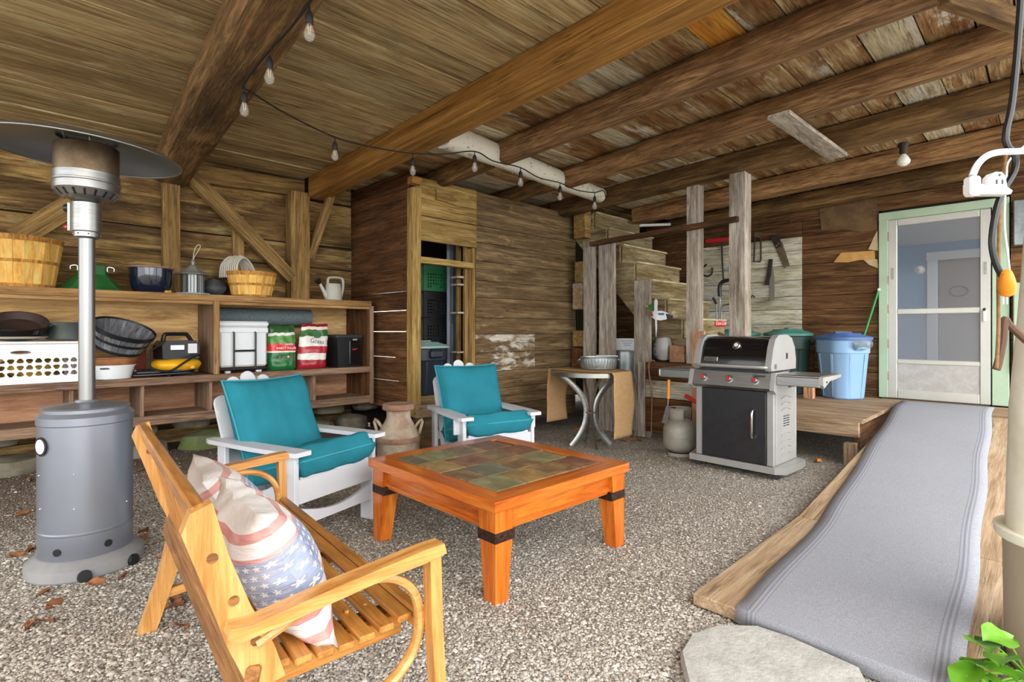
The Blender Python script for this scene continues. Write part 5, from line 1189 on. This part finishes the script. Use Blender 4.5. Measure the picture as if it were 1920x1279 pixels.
# ================================================================== BINS ON THE DECK
bin_((6.98, 1.69, .405), m_blue, m_blued, 'light blue trash bin with dark blue lid beside the door', h=.70, r=.255, rz=-35, bag=True)
bin_((7.05, 2.30, .405), m_greend, m_green, 'green lidded trash bin next to the blue bin', h=.74, r=.25, rz=30)
bin_((7.02, 2.90, .405), m_greend, m_green, 'green lidded trash bin half hidden behind the pale grey post', h=.74, r=.25, rz=10)
for k, (px, hh) in enumerate(((1513, .28), (1522, .245))):
    p = PX(px, 745, 6.62)
    tag(plank('wood_offcut', V(6.62, p.y, .405), V(6.62-.02*k, p.y, .405+hh), .05, .09, w_ply, up=(-1, 0, 0)), ['taller pointed board standing against the green bin', 'shorter board standing beside the blue bin'][k], 'board')
bp_ = PX(1632, 640, 7.36)
bh = thing('broom_pole', 'green metal broom pole leaning by the door trim', 'pole', (7.22, bp_.y+.22, .405))
pt_ = PX(1647, 545, 7.36)-V(7.22, bp_.y+.22, .405)
add('pole_tube', MB().tube([(0, 0, .02), pt_], .013, 10), m_pole, bh, smooth=True); add('pole_cap', MB().tube([pt_, pt_*1.02], .015, 10), m_white, bh)
add('broom_head', MB().box((0, 0, .03), (.05, .20, .06), None, .01), m_gloves, bh)
# ================================================================== TOOLS ON THE WHITEWASHED WALL
WX = DW-.03
MW = lambda c: T(c) @ Matrix(((0, 0, -1, 0), (-1, 0, 0, 0), (0, 1, 0, 0), (0, 0, 0, 1)))     # local xy on the wall, z towards the room
def wallpts(c, pts): return [(-(PX(a, b, WX).y-c.y), PX(a, b, WX).z-c.z) for a, b in pts]
def saw(name, pts, hpts, label, m=m_saw, hm=m_sawd, extra=None):
    c = PX(sum(a for a, b in pts)/len(pts), sum(b for a, b in pts)/len(pts), WX)
    o = tag(place(name, None, None, MW(c)), label, 'saw'); 
    add('blade', MB().prism(wallpts(c, pts), .004), m, o); hd_ = add('handle', MB().prism(wallpts(c, hpts), .022), hm, o, T((0, 0, .004)))
    for a, b in (extra or []):
        q = wallpts(c, [(a, b)])[0]; add('rivet', MB().lathe([(.012, .0), (.012, .016), (.001, .016)], 10), m_silver, hd_, T((q[0], q[1], 0)))
    return o
saw('hand_saw', [(1455, 466), (1466, 453), (1481, 498), (1470, 503)], [(1445, 446), (1453, 440), (1462, 444), (1464, 456), (1466, 462), (1455, 466)], 'hand saw with broad rusty blade hanging on the white boards', extra=[(1457, 461), (1461, 457)])
saw('panel_saw', [(1447, 487), (1452, 520), (1452, 563), (1444, 564), (1443, 524)], [(1442, 486), (1449, 486), (1446, 515), (1441, 535), (1435, 534)], 'narrow blade saw hanging below the broad hand saw', plain('grey_saw_blade', '#8a8578', .5, .4))
c = PX(1420, 465, WX); hk = tag(place('hack_saw', None, None, MW(c)), 'rusty hacksaw frame hanging beside the pale grey post', 'saw')
q = wallpts(c, [(1416, 442), (1414, 491), (1426, 491), (1427, 487), (1427, 440)])
add('saw_frame', MB().tube([(a, b, .01) for a, b in q], .011, 8), m_sawd, hk); q = wallpts(c, [(1416, 436), (1428, 436), (1427, 446), (1416, 446)]); add('handle', MB().prism(q, .03), m_saw, hk, T((0, 0, .012)))
c = PX(1355, 451, WX); sq_ = tag(place('red_brush', None, None, MW(c)), 'red headed brush hung upside down on the wall', 'brush')
q = wallpts(c, [(1325, 453), (1330, 449), (1372, 446), (1372, 451), (1340, 456), (1327, 456)]); add('brush_head', MB().prism(q, .05), m_red, sq_, T((0, 0, .03)))
q = wallpts(c, [(1355, 455), (1356, 490), (1358, 525)]); add('brush_pole', MB().tube([(a, b, .03) for a, b in q], .012, 8), m_black, sq_, smooth=True)
c = PX(1326, 508, WX); sk = tag(place('sickle_hook', None, None, MW(c)), 'small iron hook hanging left of the red brush', 'hook')
q = wallpts(c, [(1336, 502), (1336, 512), (1330, 518), (1322, 517), (1317, 510), (1319, 502), (1326, 496)]); add('hook_blade', MB().tube(smoothpath([(a, b, .015) for a, b in q], 4), .012, 6), m_sawd, sk, smooth=True)
c = PX(1370, 505, WX); tw_ = tag(place('trowel', None, None, MW(c)), 'grey pointed trowel blade half behind the grey post', 'trowel')
q = wallpts(c, [(1358, 505), (1372, 498), (1380, 504), (1372, 511)]); add('trowel_blade', MB().prism(q, .006), m_greylid, tw_)
c = PX(1413, 557, WX); hk2 = tag(place('coat_hook', None, None, MW(c)), 'small black coat hook low on the white boards', 'hook')
q = wallpts(c, [(1408, 560), (1412, 554), (1416, 558)]); add('hook_wire', MB().tube(smoothpath([(a, b, .02) for a, b in q], 4), .008, 6), m_sawd, hk2, smooth=True)
wk = thing('walker_frame', 'metal walker with a black grip leaning behind the stairs', 'walker', (6.62, PX(1350, 600, 6.62).y, .405))
wb = V(*wk.location)
q = [PX(a, b, 6.62)-wb for a, b in ((1349, 600), (1350, 560))]; q.insert(0, V(q[0].x, q[0].y, .02))
add('leg_tube', MB().tube(q, .012, 8), m_steel, wk, smooth=True)
q = [PX(a, b, 6.62)-wb for a, b in ((1350, 556), (1349, 540), (1353, 530), (1362, 526), (1378, 525))]; add('grip', MB().tube(smoothpath(q, 4), .024, 10), m_black, wk, smooth=True)
q = [PX(a, b, 6.62)-wb for a, b in ((1352, 600), (1353, 580), (1358, 572), (1380, 571), (1388, 575))]; q.insert(0, V(q[0].x, q[0].y, .02)); add('cross_tube', MB().tube(smoothpath(q, 4), .009, 8), m_steel, wk, smooth=True)
cn = thing('cane', 'thin cane with dark handle standing beside the walker', 'cane', (6.75, PX(1344, 600, 6.75).y, .405)); wb = V(*cn.location)
add('shaft', MB().tube([(0, 0, 0), PX(1343, 570, 6.75)-wb], .009, 8), m_steel, cn); add('handle', MB().tube([PX(1343, 570, 6.75)-wb, PX(1337, 558, 6.75)-wb], .016, 8), m_sawd, cn)
# sign on a small shelf
sgp = PY(1352, 606, 2.815)
sg = thing('red_sign', 'narrow red sign with white script fixed under a stair tread', 'sign', (6.32, 2.822, sgp.z))
add('sign_board', MB().box((0, 0, 0), (.27, .012, .085), None, .003), m_red, sg)
text('sign_text', 'Coca-Cola', .066, m_white, sg, T((0, -.008, 0)) @ RX(90), shear=.3)
# whirligig duck on the plank post
wd = PX(1236, 587, 5.115)
dkk = thing('duck_whirligig', 'painted mallard whirligig with pale paddle wings', 'whirligig', wd, 0)
D = lambda a, b: ((-(PX(a, b, 5.115).y-wd.y)), PX(a, b, 5.115).z-wd.z)
MWd = Matrix(((0, 0, -1, 0), (-1, 0, 0, 0), (0, 1, 0, 0), (0, 0, 0, 1)))
add('body', MB().prism([D(*p) for p in ((1221, 592), (1224, 584), (1240, 583), (1250, 586), (1254, 592), (1250, 599), (1238, 601), (1228, 599))], .02), m_white, dkk, MWd)
add('tail', MB().prism([D(*p) for p in ((1249, 588), (1262, 592), (1261, 596), (1252, 599))], .018), m_darkg, dkk, MWd @ T((0, 0, .002)))
add('wing_patch', MB().prism([D(*p) for p in ((1234, 587), (1246, 587), (1246, 591), (1236, 591))], .024), m_blued, dkk, MWd)
add('breast', MB().prism([D(*p) for p in ((1216, 584), (1224, 582), (1226, 594), (1218, 592))], .022), m_terra, dkk, MWd)
add('head', MB().prism([D(*p) for p in ((1216, 581), (1216, 572), (1222, 570), (1227, 573), (1227, 581), (1221, 583))], .024), m_grshade, dkk, MWd)
add('beak', MB().prism([D(*p) for p in ((1210, 574), (1217, 572), (1217, 577))], .014), m_yel, dkk, MWd)
for pts in (((1229, 590), (1229, 565), (1232, 560), (1235, 565), (1234, 590)), ((1230, 590), (1233, 590), (1234, 615), (1232, 632), (1231, 615))):
    add('paddle_wing', MB().prism([D(*p) for p in pts], .006), m_cool, dkk, MWd @ T((0, 0, .022)))
# clutter under the stairs
bx_ = PX(1176, 640, 5.35)
gc = thing('metal_bin', 'galvanised ribbed bin under the stairs', 'bin', (5.48, PX(1176, 690, 5.48).y, 0))
add('bin_wall', MB().shell([(.001, .01), (.17, .01), (.20, .91), (.20, .93), (.19, .93), (.16, .02)], 80, fn=lambda a, z: 1+.015*math.cos(24*a)*(1 if .05 < z < .85 else 0)), m_gal, gc, smooth=True, angle=50)
add('bin_rim', MB().tube([(.205*math.cos(i*.196), .205*math.sin(i*.196), .93) for i in range(32)], .009, 6, closed=True), m_gal, gc, smooth=2)
wb_ = thing('paper_box', 'white printed box on top of the galvanised bin', 'box', (5.48, PX(1176, 690, 5.48).y, .937), 20)
add('box_shell', MB().box((0, 0, .07), (.16, .26, .14), None, .003), m_card, wb_)
add('box_side', MB().box((0, .132, .07), (.162, .004, .142)), m_navy, wb_)
for k in range(3): add('print_line', MB().box((-.0815, -.02, .11-.025*k), (.002, .14-.03*k, .006)), m_blued, wb_)
sk2 = thing('sack', 'grey sack lettered in dark capitals under the whirligig', 'sack', (5.31, PX(1243, 660, 5.31).y, .832))
add('sack_body', MB().rock((0, 0, .14), (.18, .24, .34), 3, 14, .15), m_cream, sk2, smooth=True)
text('sack_text', 'TREE & WALL', .05, m_black, sk2, T((-.088, .055, .15)) @ Matrix(((0, 0, -1, 0), (-1, 0, 0, 0), (0, 1, 0, 0), (0, 0, 0, 1))) @ RZ(-90))
solo('under_stair_shelf', MB().box((0, 0, 0), (.20, .62, .03)), w_side, 'rough shelf board behind the stair side planks', 'shelf', (5.28, PX(1252, 680, 5.28).y, .815))
solo('wood_chunk', MB().box((0, 0, .09), (.08, .17, .18), None, .006), w_ply, 'square brown wood block on the stair side planks', 'block', (5.27, PX(1272, 660, 5.27).y, .832), 4)
tag(plank('paddle_board', V(5.02, PX(1310, 655, 5.02).y, .0), PX(1310, 621, 5.02), .13, .03, w_ply, up=(-1, 0, 0)), 'brown paddle shaped board leaning on the post behind the grill', 'board')
tag(plank('leaning_board', PX(1328, 640, 5.4)-V(0, 0, .25), PX(1356, 626, 5.4), .10, .03, w_stair, up=(-1, 0, 0)), 'pale jagged board leaning on the steps behind the grill', 'board')
rd = PX(1300, 755, 5.0)
rt = thing('red_tool', 'red handled tool leaning behind the propane tank', 'tool', (5.0, rd.y, 0))
a_, b_ = PX(1285, 742, 5.0)-V(5.0, rd.y, 0), PX(1312, 758, 5.0)-V(5.0, rd.y, 0)
add('grip', MB().tube([a_, b_], .02, 10), m_red, rt, smooth=True); add('shaft', MB().tube([b_, b_+(b_-a_)*.5, V(.0, -.32, .02)], .008, 8), m_silver, rt)
rb = thing('iron_rod', 'bent iron rod leaning on the stair side planks', 'rod', (5.06, PX(1222, 700, 5.06).y, 0)); w_ = V(*rb.location)
add('rod_wire', MB().tube(smoothpath([PX(a, b, 5.06)-w_ for a, b in ((1221, 815), (1222, 740), (1217, 700), (1217, 682), (1222, 676), (1228, 678))], 5), .007, 6), m_rust, rb, smooth=True)
# stacked offcuts between the shed and the plank posts
for k, (a, b, c, d, m) in enumerate(((1080, 492, 1095, 530, w_brace), (1076, 540, 1094, 580, w_deck), (1076, 532, 1094, 540, w_grey), (1076, 620, 1096, 650, w_brace), (1074, 652, 1096, 690, w_side), (1078, 395, 1100, 445, w_brace))):
    p, q = PX(a, b, 5.32), PX(c, d, 5.32)
    solo('firewood_block', MB().box((0, 0, 0), (.12, abs(p.y-q.y), abs(p.z-q.z)), None, .006), m, ['small brown block wedged above the split blocks by the shed', 'pale split block wedged against the shed end', 'thin grey slat on top of the pale split block', 'tan block between the shed end and plank post', 'dark block under the tan block at the shed end', 'tapered board end high up beside the shed corner'][k], 'wood block', ((p+q)/2+V(.03, .0 if k != 5 else .0, 0)), 0)
tb2 = PX(1225, 425, 6.9)
tag(plank('white_pipe', PX(1194, 423, 6.47), PX(1282, 420, 7.39), .035, .035, m_white), 'white pipe lying level behind the top stairs', 'pipe')
# ================================================================== STRING LIGHTS
sl = thing('string_lights', 'black string light cord with clear bulbs draped under the ceiling', 'string lights', PZ(770, 288, 2.56))
O = Vector(sl.location)
cp = [PZ(600, -30, 2.60), PZ(583, 0, 2.585), PZ(545, 52, 2.56), PZ(505, 95, 2.55), PZ(457, 158, 2.50), PZ(470, 172, 2.50), PZ(540, 215, 2.50), PZ(630, 258, 2.52), PZ(700, 276, 2.54), PZ(770, 287, 2.55), PZ(830, 289, 2.55), PZ(890, 284, 2.59), PZ(925, 302, 2.58), PZ(975, 314, 2.58), PZ(1010, 333, 2.56), PZ(1050, 343, 2.56), PZ(1080, 356, 2.55), PZ(1113, 361, 2.55), PZ(1132, 358, 2.56), PZ(1136, 375, 2.52)]
add('light_cord', MB().tube([p-O for p in smoothpath(cp, 6)], .0055, 6), m_cord, sl, smooth=True)
bs = [(580, 12, 2.59, 45), (505, 97, 2.55, 55), (458, 163, 2.50, 50), (628, 258, 2.52, 42), (774, 288, 2.55, 48), (890, 284, 2.59, 38), (976, 314, 2.58, 38), (1050, 343, 2.56, 34), (1115, 362, 2.55, 32)]
for px, py, z, ln_ in bs:
    p = PZ(px, py, z); d = (p-V(0, 0, CAMH)); dep = d.x*cT+d.y*sT; drop = ln_*dep/1000*.35
    pd = add('pendant', MB().tube([(0, 0, 0), (0, 0, -drop*.5)], .004, 6).lathe([(.012, -drop*.5-.062), (.017, -drop*.5-.055), (.017, -drop*.5-.02), (.008, -drop*.5), (.001, -drop*.5)], 12), m_cord, sl, T(p-O), smooth=True)
    bz = -drop*.5-.06
    add('bulb', MB().lathe([(.012, bz), (.016, bz-.015), (.024, bz-.04), (.022, bz-.06), (.01, bz-.074), (.001, bz-.076)], 14), m_bulb, pd, smooth=True)
    add('filament', MB().tube([(-.006, 0, bz), (-.004, 0, bz-.04), (.004, 0, bz-.04), (.006, 0, bz)], .0016, 5), plain('filament', '#e8c890', .4) if 'filament' not in MATS else MATS['filament'], pd)
lb_ = PZ(1694, 285, 2.70)
lbx = thing('ceiling_bulb', 'bare frosted bulb hanging beside the pale edged joist', 'light bulb', lb_)
add('socket', MB().lathe([(.022, -.02), (.03, .0), (.03, .045), (.04, .06), (.04, .075), (.001, .075)], 16), m_sawd, lbx, smooth=True, angle=40); add('bulb', MB().lathe([(.016, -.018), (.035, -.045), (.05, -.075), (.045, -.10), (.022, -.118), (.001, -.122)], 18), m_bulbw, lbx, smooth=True)
# ================================================================== PORCH POST, COLUMN, CORDS, PLANT
pc = PD(2022, 1000, 1.80); pb = V(pc.x, pc.y, 0)
cl = thing('round_column', 'tan round column base carrying the white porch post', 'column', pb)
add('column_shaft', MB().lathe([(.175, 0), (.185, .02), (.19, .40), (.192, .445), (.001, .445)], 40), m_tan, cl, smooth=True, angle=40)
def pp(px, py, dep=1.9): return PD(px, py, dep)
path = [(V(pb.x, pb.y, .475), .185), (V(pb.x+.0, pb.y, .9), .172), (V(pb.x+.02, pb.y-.01, 1.2), .165), (V(pb.x+.05, pb.y-.03, 1.6), .16), (V(pb.x+.10, pb.y-.06, 2.0), .155), (V(pb.x+.15, pb.y-.1, 2.6), .15), (V(pb.x+.17, pb.y-.12, 2.9), .15)]
pk = thing('porch_post', 'flaking white porch post standing on the round column', 'post', (pb.x, pb.y, .447))
mbp = MB().tube([p-V(pb.x, pb.y, .447) for p, r in path for _ in (0,)], [r for p, r in path], 20)
mbp.v = [(x*(1+.05*noise.noise((x*8, y*8, z*5))), y*(1+.05*noise.noise((x*8, y*8, z*5+4))), z) for x, y, z in mbp.v]
add('post_shaft', mbp, m_cream2, pk, smooth=True); add('post_cap_plate', MB().lathe([(.21, 0), (.215, .01), (.215, .032), (.001, .034)], 32), m_cream2, pk, smooth=True, angle=40)
def cord(name, pts, r, m, label, dep=1.62, cat='cord', part='cord_line', group=None):
    P = [PD(a, b, (d[0] if d else dep)) for a, b, *d in pts]; o = thing(name, label, cat, P[-1], group=group); O_ = Vector(P[-1])
    add(part, MB().tube([p-O_ for p in smoothpath(P, 6)], r, 8), m, o, smooth=True); return o, O_
cord('black_cable', [(1922, -425), (1918, -100), (1910, 60), (1898, 190), (1886, 250), (1890, 275), (1903, 290), (1902, 320), (1880, 360), (1868, 395), (1860, 450), (1866, 490), (1880, 520)], .009, m_black, 'thick black cable hanging down beside the porch post')
oc = thing('orange_connector', 'orange plug connector hanging on the black cable', 'plug', PD(1888, 530, 1.61)); oc.scale = (.7, .7, .8)
add('plug_body', MB().lathe([(.012, -.055), (.028, -.045), (.032, -.01), (.026, .02), (.018, .045), (.01, .05), (.001, .05)], 12), m_orange, oc, RX(0) @ RY(-28), smooth=True, angle=35)
add('plug_prong', MB().box((.03, 0, -.065), (.006, .004, .03)).box((.03, .012, -.065), (.006, .004, .03)), m_silver, oc)
cord('rope', [(1926, -415), (1922, -100), (1912, 80), (1900, 160), (1893, 220), (1886, 290), (1878, 350), (1874, 420), (1872, 520), (1872, 620), (1868, 690)], .005, m_rope, 'frayed hemp rope hanging beside the storm door', 1.66, 'rope', 'rope_line')
o, O_ = cord('power_cord', [(2010, 281, 1.75), (1945, 282, 1.55), (1905, 284), (1870, 286), (1848, 294), (1832, 310), (1823, 330)], .009, m_cool, 'white power cord ending in a triple outlet tap', 1.5)
add('plug', MB().box((0, 0, -.03), (.032, .032, .055), None, .006), m_white, o, RZ(45))
tap = thing('outlet_tap', 'white triple outlet tap plugged onto the white cord', 'outlet', PD(1850, 353, 1.5), -44.6)
add('tap_body', MB().prism([(-.055, -.012), (-.05, -.02), (.055, -.02), (.06, -.01), (.045, .0), (.04, .03), (.03, .042), (.012, .042), (0, .03), (-.002, .004), (-.055, .012)], .028, RX(90)), m_white, tap)
for x in (.015, .031): add('socket_slot', MB().box((x, -.0145, .014), (.004, .003, .012)), m_black, tap)
add('ground_slot', MB().cyl((.023, -.015, .033), (.023, -.012, .033), .004, n=8), m_black, tap)
cord('dark_strap', [(1925, 640, 1.7), (1893, 610, 1.7), (1884, 600, 1.7), (1880, 640, 1.7), (1872, 680, 1.7), (1868, 693, 1.7)], .011, plain('worn_leather', '#5c4434', .8), 'worn brown strap hanging low beside the porch post', 1.7, 'strap', 'strap_line')
cord('thin_cord', [(1935, 262), (1893, 300), (1887, 330), (1884, 380), (1884, 430), (1890, 480), (1893, 510)], .003, m_cool, 'thin pale cord looping behind the black cable', 1.7)
ms = PX(1893, 350, 5.6)
solo('meter_box', MB().box((0, 0, 0), (.06, .16, .46), None, .01), m_gal, 'grey metal box on the wall right of the door', 'box', (DW-.06, .2, 2.25))
solo('switch_box', MB().box((0, 0, 0), (.05, .12, .9), None, .008), m_trim, 'pale green boxed conduit right of the door', 'box', (DW-.06, .22, 1.2))
# plant
pl = thing('leafy_plant', 'fresh green leafy plant beside the round column', 'plant', (pb.x-.12, pb.y+.12, 0))
lr = random.Random(11)
for k, (px, py, ang, ln_) in enumerate(((1840, 1205, 20, .15), (1875, 1196, -30, .14), (1850, 1250, 60, .16), (1880, 1235, 0, .15), (1812, 1268, 160, .13), (1860, 1285, 200, .15), (1895, 1262, -60, .14), (1830, 1300, 120, .14), (1885, 1300, 30, .13))):
    c = PD(px, py, 1.62)-Vector(pl.location)
    def lf(u, v, L=ln_):
        w = .05*math.sin(math.pi*min(1, u*.95+.03))**.8*(1-.25*u); return ((u-.5)*L, (v-.5)*2*w, .012*abs(2*v-1)-.05*(u-.4)**2+.004*math.sin(u*14)*abs(2*v-1))
    lfo = add('leaf', MB().grid(lf, 10, 6), m_leaf, pl, T(c) @ RZ(ang) @ RX(lr.uniform(-25, 25)) @ RY(lr.uniform(-10, 25)), smooth=2)
    add('stem', MB().tube(smoothpath([(0, 0, 0), V(c.x*.6, c.y*.6, c.z*.7), c], 4), .003, 6), m_leaf, pl, smooth=True)
# fallen leaves
spots = [(1470+0, 868, .0)]
lfm = mesh('dry_leaf', MB().grid(lambda u, v: ((u-.5)*.07, (v-.5)*.045*math.sin(math.pi*min(1, u*.94+.04)), .012*math.sin(v*4+u*3)), 6, 4), m_dleaf, 2)
for k in range(60):
    if k < 34: px, py = lr.uniform(20, 340), lr.uniform(930, 1180)
    elif k < 48: px, py = lr.uniform(1080, 1200), lr.uniform(800, 830)
    else: px, py = lr.uniform(250, 460), lr.uniform(850, 940)
    p = PZ(px, py, 0)
    if (p-V(.36, 3.4, 0)).length < .3: continue
    o = place('dry_leaf', lfm, None, T((p.x, p.y, GZ(p.x, p.y)+.012)) @ RZ(lr.uniform(0, 360)) @ RX(lr.uniform(-15, 15)))
    tag(o, ['curled brown leaf lying on the gravel around the heater', 'curled brown leaf under the side table', 'curled brown leaf on the dirt near the bench'][0 if k < 34 else 1 if k < 48 else 2], 'leaf', ['leaves around the heater', 'leaves under the side table', 'leaves behind the bench'][0 if k < 34 else 1 if k < 48 else 2])
p = PZ(1535, 868, 0); tag(place('orange_leaf', mesh('orange_leaf', MB().grid(lambda u, v: ((u-.5)*.09, (v-.5)*.06*math.sin(math.pi*min(1, u*.94+.04)), .02*math.sin(v*3)), 6, 4), m_orange, 2), None, T((p.x, p.y, .02))), 'bright orange leaf on the gravel under the deck', 'leaf')
